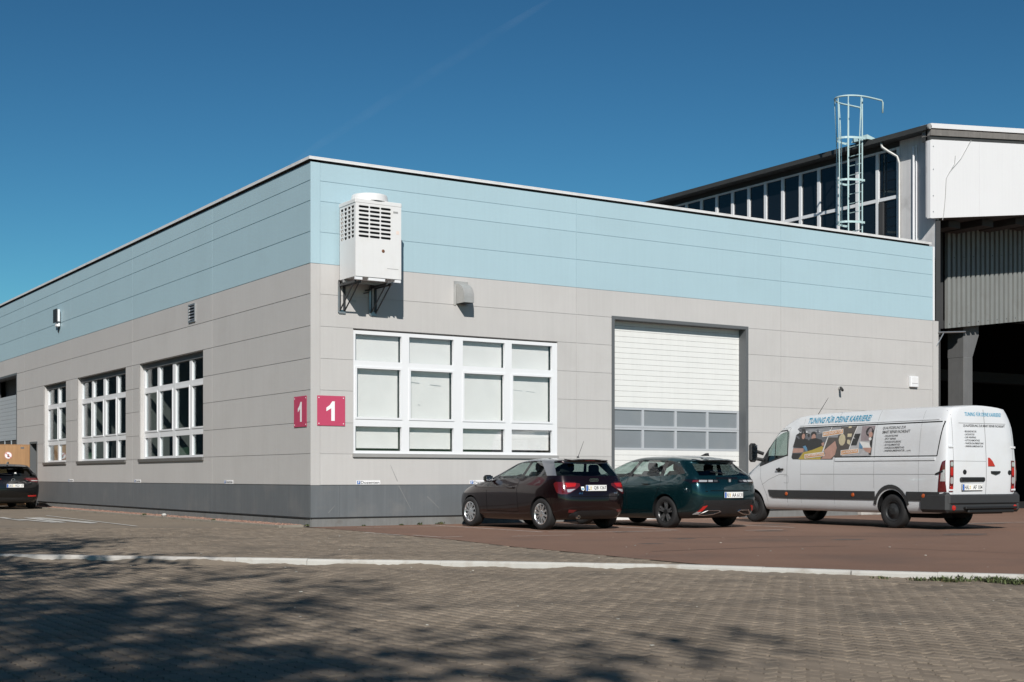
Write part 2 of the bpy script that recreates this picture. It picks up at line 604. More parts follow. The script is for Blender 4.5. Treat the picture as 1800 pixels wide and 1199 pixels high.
def merged_pavers(name, lst, zt, parent, seed):
    rr = np.random.RandomState(seed)
    base = np.array(PV)
    n, k = len(lst), len(PV)
    A = np.zeros((n, k, 3))
    tilt = rr.normal(0, .012, (n, 2))
    dz = rr.normal(0, .0012, n)
    A[:, :, 0] = base[None, :, 0] + np.array([p[1] for p in lst])[:, None]
    A[:, :, 1] = base[None, :, 1] + np.array([p[2] for p in lst])[:, None]
    A[:, :, 2] = base[None, :, 2] + zt + dz[:, None] + tilt[:, :1] * base[None, :, 0] + tilt[:, 1:] * base[None, :, 1]
    loops = np.concatenate([np.array(f) for f in PF])
    sizes = np.array([len(f) for f in PF])
    L = (loops[None, :] + (np.arange(n) * k)[:, None]).ravel()
    S = np.tile(sizes, n)
    me = bpy.data.meshes.new(name)
    me.vertices.add(n * k)
    me.vertices.foreach_set('co', A.ravel())
    me.loops.add(len(L))
    me.loops.foreach_set('vertex_index', L.astype(np.int32))
    me.polygons.add(len(S))
    st = np.concatenate([[0], np.cumsum(S)[:-1]])
    me.polygons.foreach_set('loop_start', st.astype(np.int32))
    me.materials.append(MATS['paver'])
    me.update(calc_edges=True)
    me.validate()
    o = ob(name, me, parent)
    o['kind'] = 'stuff'
    return o
fld = paver_field(road_poly, ROAD_Z, 22, .16, KERB)
near = [p for p in fld if abs(cam_rf(p[1], p[2])[0]) < p[0] * .379 and 6.95 < p[0]][:300]
nearset = set(near)
one = bpy.data.meshes.new('paver')
one.from_pydata(PV, [], PF)
one.materials.append(MATS['paver'])
for f_, x, y in near:
    o = ob('paver', one, road)
    o.location = (x, y, ROAD_Z + rnd.gauss(0, .0012))
    o.rotation_euler = (rnd.gauss(0, .012), rnd.gauss(0, .012), rnd.gauss(0, .006))
merged_pavers('paver_field', [p for p in fld if p not in nearset], ROAD_Z, road, 3)
fld2 = paver_field(yard_poly, .006, 27.5, .10, KERB)
merged_pavers('paver_field', fld2, .006, yard, 4)

# white painted kerb, one stone at a time
kerb = ob('kerb', None)
kerb['kind'] = 'structure'
def arc_pts(poly, step):
    out = []
    for a, b in zip(poly, poly[1:]):
        a, b = Vector(a), Vector(b)
        n = max(1, round((b - a).length / step))
        for i in range(n):
            out.append((a + (b - a) * i / n, a + (b - a) * (i + 1) / n))
    return out
kidx = 0
for a, b in arc_pts(KERB[1:10], 1.0) + arc_pts([(-15, .72), (-7.551, -6.663)], 1.0):
    d = (b - a).normalized()
    nrm = Vector((d.y, -d.x))
    if nrm.y > 0: nrm = -nrm
    g = .0012
    q = [a + d * g, b - d * g]
    z0, z1 = -.24, .010 + rnd.gauss(0, .002)
    w = .13
    j = rnd.gauss(0, .003)
    c = .012
    prof = [(0, z0), (0, z1 - c), (c, z1), (w - c * 2, z1), (w + j, z1 - c * 2), (w + j + .006, z0)]
    V = [(p.x + nrm.x * u, p.y + nrm.y * u, z) for p in q for u, z in prof]
    n = len(prof)
    F = [tuple(range(n)), tuple(range(2 * n - 1, n - 1, -1))] + [(i, n + i, n + (i + 1) % n, (i + 1) % n) for i in range(n)]
    me = bpy.data.meshes.new('kerb_stone')
    me.from_pydata(V, [], F)
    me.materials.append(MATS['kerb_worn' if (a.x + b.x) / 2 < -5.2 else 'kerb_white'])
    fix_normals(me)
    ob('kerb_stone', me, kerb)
# soil washed against the foot of the kerb
mb = MB()
prev = None
for a, b in arc_pts(KERB[1:10], .06):
    d = (b - a).normalized()
    nrm = Vector((d.y, -d.x))
    if nrm.y > 0: nrm = -nrm
    s_ = (a.x * 3.1 + a.y * 1.7)
    h = .016 + .013 * math.sin(s_ * 2.3) + .011 * math.sin(s_ * 7.1 + 1) + rnd.uniform(0, .014)
    if a.x < -5.0: h += .016
    h = max(.003, h)
    wd = .10 + 2.2 * h + rnd.uniform(0, .03)
    row = [(a.x + nrm.x * u, a.y + nrm.y * u, ROAD_Z + z) for u, z in ((.128, h), (.15, h * .85), (.13 + wd * .5, h * .4), (.13 + wd, -.006))]
    k = len(mb.v)
    mb.v += row
    if prev is not None:
        for i in range(3):
            mb.f.append((prev + i, prev + i + 1, k + i + 1, k + i)); mb.m.append(0)
    prev = k
o = mb.build('kerb_soil', 'yard_grey', None, True)
o['kind'] = 'stuff'

# weeds along the right hand end of the kerb
def weeds(name, m, spots, hmin, hmax, wmin, wmax, count):
    mb = MB()
    for q_ in spots:
        sx, sy, spread, sz = q_[:4]
        zg = q_[4] if len(q_) > 4 else ROAD_Z
        for i in range(count):
            x, y = sx + rnd.gauss(0, spread), sy + rnd.gauss(0, spread)
            az = rnd.uniform(0, 6.283)
            le = rnd.uniform(.35, 1.15)
            h = rnd.uniform(hmin, hmax) * sz
            w = rnd.uniform(wmin, wmax)
            dx, dy = math.cos(az), math.sin(az)
            px, py = -dy * w, dx * w
            base = Vector((x, y, zg + .001))
            mid = base + Vector((dx * le * h * .45, dy * le * h * .45, h * .62))
            tip = base + Vector((dx * le * h, dy * le * h, h * rnd.uniform(.5, 1)))
            P_ = Vector((px, py, 0))
            mb.add([base - P_ * .3, base + P_ * .3, mid + P_, tip, mid - P_], [(0, 1, 2, 4), (4, 2, 3)])
    o = mb.build(name, m)
    o['kind'] = 'stuff'
    return o
spots, spots2 = [], []
kp = [Vector(p) for p in KERB[5:10]]
for a, b in arc_pts([p[:] for p in KERB[5:10]], .085):
    d = (b - a).normalized()
    nrm = Vector((d.y, -d.x))
    if nrm.y > 0: nrm = -nrm
    dist = (a - Vector((-.24, -15.2))).dot(Vector((.56, -.83)))
    if dist < 0 or dist > 6: continue
    dens = min(1, .25 + dist * .45)
    if rnd.random() < dens * .85:
        off = .16 + rnd.uniform(0, .16 + .10 * min(dist, 3))
        p = a + nrm * off
        sp = (p.x, p.y, .035 + .02 * dens, .5 + .65 * min(1, dist / 1.6) * rnd.uniform(.6, 1.15))
        (spots if rnd.random() < .8 else spots2).append(sp)
spots += [(2.55, -.05, .03, .8, .009), (3.05, -.06, .05, .9, .009), (2.1, -.04, .02, .5, .009), (6.9, -.08, .05, .8, .009), (1.2, -.04, .02, .4, .009), (-.03, .12, .03, .6, .03), (-.57, 4.1, .02, .5, .05), (-.57, 9.2, .03, .6, .05)]
weeds('weeds', 'leaf_weed', spots, .03, .085, .006, .014, 42)
weeds('dry_grass', 'leaf_dry', spots2 + spots[::4], .02, .06, .002, .005, 24)

# crumbs of litter and grit scattered over the paving
mb = MB()
for i in range(110):
    f_ = rnd.uniform(8, 26)
    r_ = rnd.uniform(-.36, .37) * f_
    x, y = cx + .8408 * r_ + .5414 * f_, cy - .5414 * r_ + .8408 * f_
    if y > -.8 and x > -.8: continue
    z = ROAD_Z if inside((x, y), road_poly) else .009
    if seg_dist((x, y), KERB) < .25: continue
    s_ = rnd.choice([.004, .005, .006, .008, .012])
    mb.cbox(x - s_, x + s_ * rnd.uniform(.5, 2), y - s_, y + s_, z, z + s_ * .8, s_ * .4)
o = mb.build('litter', 'litter')
o['kind'] = 'stuff'

# painted marks
def stroke(mb, pts, w, z):
    for a, b in zip(pts, pts[1:]):
        a, b = Vector(a), Vector(b)
        d = (b - a).normalized()
        n = Vector((-d.y, d.x)) * w / 2
        mb.add([(*(a - n), z), (*(b - n), z), (*(b + n), z), (*(a + n), z)], [(0, 1, 2, 3)])
for name, m, z, lines in (('tar_seam', 'seam_tar', .0125, [([(.2, -10.95), (2.3, -11.0), (3.6, -11.4)], .035), ([(3.6, -12.0), (3.9, -13.1), (4.1, -14.2)], .03), ([(2.6, -7.7), (5.3, -8.6), (8.4, -10.2)], .04)]),
    ('road_marking', 'paint_worn', .0115, [([(-3.886, 10.531), (-3.95, 9.1), (-3.80, 8.1), (-3.70, 5.75)], .15), ([(-3.93, 9.2), (-3.97, 7.7)], .2),
                                       ([(-3.42, 9.7), (-3.55, 5.62)], .16), ([(-3.28, 9.7), (-3.12, 4.72)], .17),
                                       ([(-3.10, 9.9), (-2.96, 5.1)], .10), ([(-2.50, 11.5), (-2.86, 2.45)], .07)]),
    ('parking_line', 'paint_faded', .0135, [([(-.285, -3.03), (-.278, -4.47)], .07), ([(-.10, -4.58), (-.08, -5.6), (.425, -5.46)], .06),
                                         ([(1.13, -5.92), (2.3, -6.06)], .06), ([(2.62, -.4), (2.60, -4.7)], .07), ([(.62, -.9), (2.4, -1.25)], .05),
                                         ([(2.7, -4.75), (3.6, -5.3), (5.0, -5.55)], .09), ([(5.55, -.5), (5.3, -5.4)], .08), ([(8.4, -.5), (8.2, -5.6)], .08), ([(6.3, -6.2), (7.2, -6.3)], .09), ([(18.5, -6.4), (13.2, -5.9)], .09)])):
    for pts, w in lines:
        mb = MB()
        stroke(mb, pts, w, z)
        o = mb.build(name, m)
        o['kind'] = 'structure'

def blob(name, m, x, y, r_, z, seed):
    rg = random.Random(seed)
    pts = []
    for i in range(18):
        a = 2 * math.pi * i / 18
        q = r_ * rg.uniform(.55, 1.1)
        pts.append((x + 1.3 * q * math.cos(a), y + .8 * q * math.sin(a)))
    return sheet(name, pts, z, m)
for i, (x, y, r_) in enumerate(((4.0, -5.4, .35), (6.6, -6.6, .28), (9.2, -4.0, .5), (3.1, -8.2, .22), (8.5, -9.6, .45), (5.2, -9.9, .3), (10.4, -10.9, .35), (1.6, -9.2, .2), (13.5, -6.2, .5))):
    blob('oil_stain', 'oil_stain', x, y, r_, .0105, 50 + i)

# ================================================================== FACTORY BUILDING
LABEL_B = 'long low factory building clad in grey and pale blue horizontal panels'
bld = thing('factory_building', LABEL_B, 'building')
def fb(side, a0, a1, z0, z1, d0, d1):
    # box on a facade: a along the wall, z up, d outward
    if side == 'R':
        return (a0, a1, -d1, -d0, z0, z1)
    return (-d1, -d0, a0, a1, z0, z1)
def fmap(side, a, z, d):
    return (a, -d, z) if side == 'R' else (-d, a, z)
ROWS = [.876, 1.524, 2.177, 2.846, 3.504, 4.170, 4.835, 5.465, 6.120, 6.760, 7.180, 7.560]
BLUE = 5.465
GAPS = {'R': .011, 'L': .018}
OPEN = {'R': [(.974, 6.196, 1.524, 4.170), (7.756, 12.102, -1, 4.873)],
        'L': [(6.354, 11.416, 1.524, 4.170), (12.674, 17.763, 1.524, 4.170), (19.129, 22.015, 1.524, 4.170), (22.887, 23.955, -1, 2.28), (25.946, 30.6, -1, 4.873)]}
VJ = {'R': [.212, 6.729, 13.24, 19.10], 'L': [.021, 5.724, 12.045, 18.505, 24.804, 31.2, 37.6, 44, 50]}
def pieces(side, z0, z1, joints):
    """rectangles (a0,a1,z0,z1) left of a row after the openings are cut out"""
    out = []
    for a0, a1 in zip(joints, joints[1:]):
        cuts = {a0, a1}
        for o in OPEN[side]:
            if o[3] > z0 + .02 and o[2] < z1 - .02:
                for c in o[:2]:
                    if a0 < c < a1: cuts.add(c)
        cs = sorted(cuts)
        for c0, c1 in zip(cs, cs[1:]):
            m = (c0 + c1) / 2
            hit = [o for o in OPEN[side] if o[0] < m < o[1] and o[3] > z0 + .02 and o[2] < z1 - .02]
            if not hit:
                out.append((c0, c1, z0, z1, c0 == a0, c1 == a1))
            else:
                o = hit[0]
                if o[3] < z1 - .02: out.append((c0, c1, o[3], z1, c0 == a0, c1 == a1))
                if o[2] > z0 + .02: out.append((c0, c1, z0, o[2], c0 == a0, c1 == a1))
    return out
wall = MB()
for side in 'RL':
    for z0, z1 in zip(ROWS, ROWS[1:]):
        blue = z0 >= BLUE - .01
        for a0, a1, b0, b1, e0, e1 in pieces(side, z0, z1, VJ[side]):
            g0, g1 = (.004 if e0 else 0), (.004 if e1 else 0)
            mb = MB()
            gb = 0 if b0 != z0 else GAPS[side] / 2
            gt = 0 if b1 != z1 else GAPS[side] / 2
            mb.box(*fb(side, a0 + g0, a1 - g1, b0 + gb, b1 - gt, -.022, 0))
            mb.build('panel', 'panel_blue' if blue else 'panel_grey', bld)
        j2 = [VJ[side][0] + (.0 if side == 'R' else .24), VJ[side][-1]]
        for a0, a1, b0, b1, e0, e1 in pieces(side, z0, z1, j2):
            wall.box(*fb(side, a0, a1, b0, b1, -.26, -.009), mi=1 if blue else 0)
wall.build('wall', ['panel_grey', 'panel_blue'], bld)
for z0, z1, m in ((.876, 5.465 - .004, 'panel_grey'), (5.465 + .004, 7.56, 'panel_blue')):
    MB().box(0, .209, 0, .021, z0, z1).build('corner_panel', m, bld)
    MB().box(.009, .2, .0215, .26, z0, z1).build('corner_post', m, bld)
# right hand edge trim
MB().box(19.104, 19.17, -.012, .1, 5.47, 7.56).build('edge_trim', 'window_white', bld)
MB().box(19.104, 19.33, -.012, .1, .2, 5.46).build('edge_trim', 'panel_grey', bld)
# plinth and footing
for side, js in (('R', [0, .655, 4.02, 7.756]), ('R', [12.102, 15.6, 19.30]), ('L', [.0225, 5.72, 12.05, 18.5, 22.887]), ('L', [23.955, 25.946]), ('L', [30.6, 40, 50])):
    for a0, a1 in zip(js, js[1:]):
        d = .002
        MB().box(*fb(side, a0 + .002, a1 - .002, .205, .870, -.022, d)).build('plinth_panel', 'plinth_grey', bld)
        MB().box(*fb(side, a0, a1, .190, .200, -.022, .016)).build('drip_strip', 'joint_dark', bld)
        MB().box(*fb(side, max(a0, .03), a1, -.20, .187, -.25, -.012)).build('footing', 'footing_concrete', bld)
        MB().box(*fb(side, max(a0, .03), a1, .187, .874, -.25, -.024)).build('plinth_core', 'joint_dark', bld)
for (a, z0_, b, z1_, w) in ((2.05, .86, 2.35, .34, .014), (2.75, .62, 3.05, .36, .016), (2.02, .95, 1.85, 1.3, .006), (.40, .30, .55, .45, .012)):
    q = Vector((z1_ - z0_, -(b - a))).normalized() * w
    for k_ in (1,):
        MB().add([(a - q.x, -.0045, z0_ - q.y), (b - q.x * .4, -.0045, z1_ - q.y * .4), (b + q.x * .4, -.0045, z1_ + q.y * .4), (a + q.x, -.0045, z0_ + q.y)], [(0, 1, 2, 3)]).build('scuff_mark', 'scuff', bld)
# parapet: dark gap, metal coping in lengths
for side, A0, A1, st in (('R', -.055, 18.99, 2.985), ('L', -.04, 50, 4.0)):
    MB().box(*fb(side, .03 if side == 'L' else .0, A1, 7.563, 7.625, -.24, -.03)).build('parapet_gap', 'joint_dark', bld)
    n = round((A1 - A0) / st)
    for i in range(n):
        a0, a1 = A0 + (A1 - A0) * i / n, A0 + (A1 - A0) * (i + 1) / n
        if side == 'L' and i == 0: a0 = .36
        ov = .055 if side == 'R' else .055
        mb = MB().box(*fb(side, a0 + .002, a1 - .002, 7.640, 7.662, -.36, ov)).box(*fb(side, a0 + .002, a1 - .002, 7.600, 7.638, ov - .012, ov))
        mb.build('coping', 'coping_metal', bld)
MB().box(-.055, -.043, -.043, .36, 7.600, 7.638).box(-.055, .36 - .002, .362 - .004, .3585, 7.640, 7.662).build('coping', 'coping_metal', bld)
MB().box(.27, 19.2, .27, 50, 7.1, 7.22).build('roof', 'roof_felt', bld)
MB().box(.3, 19.2, 49.8, 50, 0, 7.5).build('back_wall', 'panel_grey', bld)
MB().box(19.21, 19.33, .11, 50, 0, 7.3).build('end_wall', 'shed_grey', bld)

def window(side, a0, a1, cols, recess, interior):
    """cols: list of pane (b0,b1) at the top row; frame bars between"""
    z0, z1 = 1.541, 4.137
    rows = [(1.602, 2.117), (2.280, 3.372), (3.502, 4.062)]
    df, db = -recess, -recess - .075
    mb = MB()
    xs = [a0] + [c for p in cols for c in p] + [a1]
    for i in range(0, len(xs), 2):
        mb.box(*fb(side, xs[i], xs[i + 1], z0, z1, db, df))
    zs = [z0] + [c for p in rows for c in p] + [z1]
    for c0, c1 in cols:
        for i in range(0, len(zs), 2):
            mb.box(*fb(side, c0, c1, zs[i], zs[i + 1], db, df - .002))
    w = mb.build('window', 'window_white', bld)
    for c0, c1 in cols:
        for k, (r0, r1) in enumerate(rows):
            if k == 1:
                s_ = MB()
                t = .032
                s_.box(*fb(side, c0 - .012, c1 + .012, r0 - .012, r0 + t, df + .0005, df + .014))
                s_.box(*fb(side, c0 - .012, c1 + .012, r1 - t, r1 + .012, df + .0005, df + .014))
                s_.box(*fb(side, c0 - .012, c0 + t, r0 + t, r1 - t, df - .05, df + .013))
                s_.box(*fb(side, c1 - t, c1 + .012, r0 + t, r1 - t, df - .05, df + .013))
                s_.build('sash', 'window_white', w)
                p = MB().box(*fb(side, c0 + t - .006, c1 - t + .006, r0 + t - .006, r1 - t + .006, df - .040, df - .030))
            else:
                p = MB().box(*fb(side, c0 - .006, c1 + .006, r0 - .006, r1 + .006, df - .052, df - .042))
            p.build('pane', 'pane_glass_board' if interior == 'board' else 'pane_glass', w)
    if interior == 'board':
        for (c0, c1) in cols:
            for k, (r0, r1) in enumerate(rows):
                e = .015 * rnd.uniform(-1, 1)
                low = .105 if k == 0 else 0
                MB().box(*fb(side, c0 - .04, c1 - (.012 if k != 1 else .03), r0 - .05 + low, r1 + .04, df - .15 + e, df - .135 + e)).build('white_board', 'white_board', w)
        for a_, z_, l_ in ((2.42, 3.10, .22), (2.90, 3.06, .27), (4.20, 3.02, .24), (5.02, 3.02, .30), (5.42, 3.00, .24), (2.6, 2.62, .05)):
            MB().add([(a_, .012 + .131, z_), (a_ + l_, .012 + .131, z_ - .02), (a_ + l_, .012 + .131, z_ - .008), (a_, .012 + .131, z_ + .010)], [(0, 1, 2, 3)]).build('pencil_line', 'pencil', w)
        MB().box(*fb(side, a0, a1, z0, z1, df - .33, df - .30)).build('backing', 'room_dark', w)
        MB().box(*fb(side, a0 - .02, a1 + .01, 1.465, 1.537, -.2, .05)).build('sill', 'sill_metal', w)
    else:
        MB().box(*fb(side, a0 - .04, a1 + .02, 1.455, 1.537, -.2, .045)).build('sill', 'sill_dark', w)
        MB().box(*fb(side, a0, a1, 4.02, 4.166, -.2, df + .02)).build('lintel_shade', 'frame_anthracite', w)  # dark strip standing for the shaded underside of the lintel
        r_ = MB()
        r_.box(*fb(side, a0 - .3, a1 + .3, .9, 4.6, -5.2, -5.1))
        r_.box(*fb(side, a0 - .3, a0 - .2, .9, 4.6, -5.1, -.27))
        r_.box(*fb(side, a1 + .2, a1 + .3, .9, 4.6, -5.1, -.27))
        r_.box(*fb(side, a0 - .3, a1 + .3, .8, .9, -5.1, -.27))
        r_.box(*fb(side, a0 - .3, a1 + .3, 4.6, 4.7, -5.1, -.27))
        r_.build('room', 'room_mid', w)
        q = MB()
        for i in range(9):
            a = rnd.uniform(a0 + .1, a1 - .5)
            h = rnd.uniform(1.5, 2.7)
            dd = rnd.uniform(-3.5, -.8)
            q.box(*fb(side, a, a + rnd.uniform(.1, .6), .9, h, dd - .4, dd))
        q.build('room_clutter', 'room_dark', w)
    return w
colsR = [(1.030, 2.130), (2.315, 3.425), (3.660, 4.760), (4.945, 6.055)]
window('R', .974, 6.196, colsR, .012, 'board')
def colsL(a0, a1, n):
    W = a1 - a0
    if n == 4:
        return [(a0 + .10 + (c0 - 1.030) * (W - .2) / 5.025, a0 + .10 + (c1 - 1.030) * (W - .2) / 5.025) for c0, c1 in colsR]
    return [(a0 + .10, a0 + W / 2 - .09), (a0 + W / 2 + .09, a1 - .10)]
window('L', 6.354, 11.416, colsL(6.354, 11.416, 4), .13, 'room')
window('L', 12.674, 17.763, colsL(12.674, 17.763, 4), .13, 'room')
window('L', 19.129, 22.015, colsL(19.129, 22.015, 2), .13, 'room')

def roller_door(side, a0, a1, ztop, recess, m_slat, m_pane, bands, slat, zdoor_top, dark_pane=False, frame=True):
    d = MB()
    e = -recess
    t = .086
    if frame:
        d.box(*fb(side, a0, a0 + t, -.05, ztop - .075, e - .1, .012))
        d.box(*fb(side, a1 - t, a1, -.05, ztop - .075, e - .1, .012))
        d.box(*fb(side, a0, a1, ztop - .075, ztop, e - .1, .0125))
    d.box(*fb(side, a0, a1, -.1, ztop, e - .34, e - .30))
    dr = d.build('garage_door', 'frame_anthracite', bld)
    i0, i1 = a0 + t - .01, a1 - t + .01
    z = 0.0
    edges = []
    for b0, b1 in bands + [(zdoor_top, zdoor_top)]:
        n = max(1, round((b0 - z) / slat))
        if b0 > z + .01:
            for k in range(n):
                s0, s1 = z + (b0 - z) * k / n, z + (b0 - z) * (k + 1) / n
                MB().cbox(*fb(side, i0, i1, s0 + .0015, s1 - .0015, e - .06, e), c=.007).build('slat', m_slat, dr)
        if b1 > b0:
            n = 4
            W = (i1 - i0)
            fr = MB()
            fr.box(*fb(side, i0, i1, b0, b0 + .05, e - .06, e + .004))
            fr.box(*fb(side, i0, i1, b1 - .05, b1, e - .06, e + .004))
            for k in range(n + 1):
                c = i0 + .035 + (W - .07) * k / n
                fr.box(*fb(side, c - .035, c + .035, b0 + .05, b1 - .05, e - .06, e + .002))
            fr.build('pane_frame', 'door_alu' if not dark_pane else 'gate_grey', dr)
            for k in range(n):
                c0, c1 = i0 + .035 + (W - .07) * k / n, i0 + .035 + (W - .07) * (k + 1) / n
                MB().box(*fb(side, c0 + .03, c1 - .03, b0 + .045, b1 - .045, e - .035, e - .025)).build('pane', m_pane, dr)
        z = b1
    return dr
roller_door('R', 7.756, 12.102, 4.873, .25, 'door_white', 'door_pane', [(1.70, 2.235), (2.240, 2.720)], .133, 4.82)
roller_door('L', 25.946, 30.6, 4.873, .30, 'gate_grey', 'room_dark', [(1.20, 2.50)], .155, 4.15, dark_pane=True)

# side doorway: wooden leaf folded back against the yard
MB().box(*fb('L', 22.887, 22.957, 0, 2.21, -.2, .02)).box(*fb('L', 23.885, 23.955, 0, 2.21, -.2, .02)).box(*fb('L', 22.887, 23.955, 2.21, 2.28, -.2, .021)).build('door_frame', 'frame_anthracite', bld)
MB().box(*fb('L', 22.7, 24.1, -.02, 2.4, -2.6, -2.5)).build('lobby_wall', 'room_dark', bld)
MB().box(*fb('L', 22.6, 22.7, -.02, 2.4, -2.6, -.25)).box(*fb('L', 24.1, 24.2, -.02, 2.4, -2.6, -.25)).build('lobby_wall', 'plywood', bld)
MB().box(*fb('L', 22.6, 24.2, 2.40, 2.5, -2.6, -.25)).build('lobby_ceiling', 'room_dark', bld)
leaf = MB().box(-1.17, -.05, 23.90, 23.945, .03, 2.16).build('door', 'plywood', bld, label='plywood door leaf standing wide open')
MB().box(-1.2, -.02, 23.895, 23.95, 2.163, 2.19).box(-.049, -.025, 23.895, 23.95, .03, 2.16).build('edge_strip', 'plywood_edge', leaf)
nb = MB()
nb.lathe([(0, .004), (.13, .004), (.13, 0)], (-.76, 23.897, 1.80), (0, -1, 0), 20, 0)
nb.lathe([(.112, .006), (.128, .006), (.128, .0)], (-.76, 23.897, 1.80), (0, -1, 0), 20, 1)
nb.box(-.79, -.73, 23.888, 23.889, 1.74, 1.84, 2)
nb.add([(-.85, 23.887, 1.87), (-.83, 23.887, 1.89), (-.67, 23.887, 1.73), (-.69, 23.887, 1.71)], [(0, 1, 2, 3)], 1)
tag(nb.build('prohibition_sign', ['sign_white', 'mark_red', 'ink_black']), 'round red and white prohibition sign on the open plywood door', 'sign')
tag(MB().box(-.34, -.22, 23.893, 23.897, 2.04, 2.10).build('notice', 'plinth_grey'), 'small dark notice near the top of the plywood door', 'notice')

# ------------------------------------------------------------------ gravel bed
mb = MB()
gv = [(-.52, .36), (-.02, .36), (-.02, 22.8), (-.52, 22.8)]
o = sheet('gravel_bed', gv, .012, 'pebble_bed', 'structure')
edging = ob('edging', None)
edging['kind'] = 'structure'
y = .22
while y < 22.8:
    MB().cbox(-.60, -.525, y + .003, y + .997, -.1, .05, .008).build('edging_stone', 'edging_concrete', edging)
    y += 1.0
MB().cbox(-.523, -.03, .27, .355, -.1, .05, .008).build('edging_stone', 'edging_concrete', edging)
mb = MB()
octa = [(1, 0, 0), (0, 1, 0), (-1, 0, 0), (0, -1, 0), (0, 0, 1)]
of = [(0, 1, 4), (1, 2, 4), (2, 3, 4), (3, 0, 4)]
for i in range(9000):
    y = .36 + (rnd.random() ** 1.25) * 22.4
    x = rnd.uniform(-.52, -.03)
    s_ = rnd.uniform(.012, .032)
    a = rnd.uniform(0, 6.28)
    z = .012 + .03 * (1 - abs(x + .27) / .27) * rnd.random() + .035 * max(0, (x + .2)) / .2
    sx, sy, sz = s_, s_ * rnd.uniform(.6, 1), s_ * rnd.uniform(.5, .9)
    P_ = []
    for q in octa:
        u, v = q[0] * sx, q[1] * sy
        P_.append((x + u * math.cos(a) - v * math.sin(a), y + u * math.sin(a) + v * math.cos(a), z + q[2] * sz - (0 if q[2] else .004)))
    mb.add(P_, of)
o = mb.build('gravel', 'pebble_red')
o['kind'] = 'stuff'
tag(MB().cbox(-.40, -.28, 8.2, 8.36, .02, .11, .04).build('stone', 'kerb_white'), 'single pale stone lying on the red gravel by the wall', 'stone')

# ------------------------------------------------------------------ signs and fittings on the walls
def number_sign(side, a0, a1, z0, z1, label):
    t = thing('number_sign', label, 'sign', fmap(side, (a0 + a1) / 2, (z0 + z1) / 2, 0), 0, 'building number signs')
    inv = Matrix.Translation(-t.location)
    def part(mb, name, m):
        mb.v = [tuple(Vector(p) - t.location) for p in mb.v]
        return mb.build(name, m, t)
    part(MB().box(*fb(side, a0, a1, z0, z1, .012, .018)), 'plate', 'sign_red')
    one_ = [(.30, .62), (.30, .52), (.49, .60), (.49, .06 - .0), (.68, .06), (.68, .92), (.55, .92), (.46, .75)]
    W, Hh = a1 - a0, z1 - z0
    s_ = MB()
    dig = [(.325, .60), (.325, .48), (.50, .585), (.50, .165), (.625, .165), (.625, .815), (.535, .815), (.45, .69)]
    pts = []
    for u, v in dig:
        a = a0 + W * u if side == 'R' else a1 - W * u
        pts.append(fmap(side, a, z0 + Hh * v, .0195))
    back = [fmap(side, a0 + W * u if side == 'R' else a1 - W * u, z0 + Hh * v, .0175) for u, v in dig]
    n = len(pts)
    s_.add(pts + back, [tuple(range(n))] + [(i, (i + 1) % n, n + (i + 1) % n, n + i) for i in range(n)])
    part(s_, 'digit', 'sign_white')
    for u in (.06, .94):
        for v in (.07, .93):
            b = MB().lathe([(0, .006), (.010, .005), (.012, 0)], fmap(side, a0 + W * u, z0 + Hh * v, .0175), fmap(side, 0, 0, 1), 8)
            part(b, 'screw', 'sign_white')
    part(MB().box(*fb(side, a0 + .1, a1 - .1, z0 + .1, z1 - .1, 0, .0115)), 'spacer', 'joint_dark')
    return t
number_sign('R', .141, .776, 2.111, 2.734, 'bright red square number 1 sign on the sunlit wall beside the white window')
number_sign('L', .170, .809, 2.092, 2.734, 'dark red number 1 sign on the dim side wall just around the corner')

def parking_plate(side, a0, label, body='Dozenten', z=.885):
    w, h = .56, .085
    t = thing('parking_plate', label, 'sign', fmap(side, a0, z, 0), 0, 'parking plates along the plinth')
    L_ = t.location
    def pt(mb, name, ms):
        mb.v = [tuple(Vector(p) - L_) for p in mb.v]
        return mb.build(name, ms, t)
    sg = 1 if side == 'R' else -1
    A = lambda u: a0 + sg * u
    pt(MB().box(*fb(side, A(0), A(w), z, z + h, .002, .008)), 'plate', 'sign_white')
    pt(MB().box(*fb(side, A(.012), A(.085), z + .008, z + h - .008, .0085, .0095)), 'blue_square', 'sign_blue')
    U = Vector(fmap(side, sg, 0, 0))
    V = Vector((0, 0, 1))
    m1 = MB()
    flat_text(m1, fit_text('P', .034, .052, 0, .02), Vector(fmap(side, A(.032), z + .017, .0105)), U, V)
    pt(m1, 'lettering', 'sign_white')
    m2 = MB()
    flat_text(m2, fit_text(body, .44, .058, 0, .012), Vector(fmap(side, A(.098), z + .014, .0095)), U, V)
    pt(m2, 'lettering', 'ink_black')
    return t
parking_plate('R', 1.045, 'white parking plate reading Dozenten below the white boarded window, free of the cars')
parking_plate('R', 3.83, 'white parking plate half hidden behind the bonnet of the maroon hatchback')
parking_plate('L', 4.90, 'small pale parking plate on the side wall, the one closest to the building corner')
parking_plate('L', 11.84, 'small pale parking plate on the side wall below the gap between the two wide windows')
parking_plate('L', 18.80, 'small pale parking plate on the side wall, farthest from the building corner')

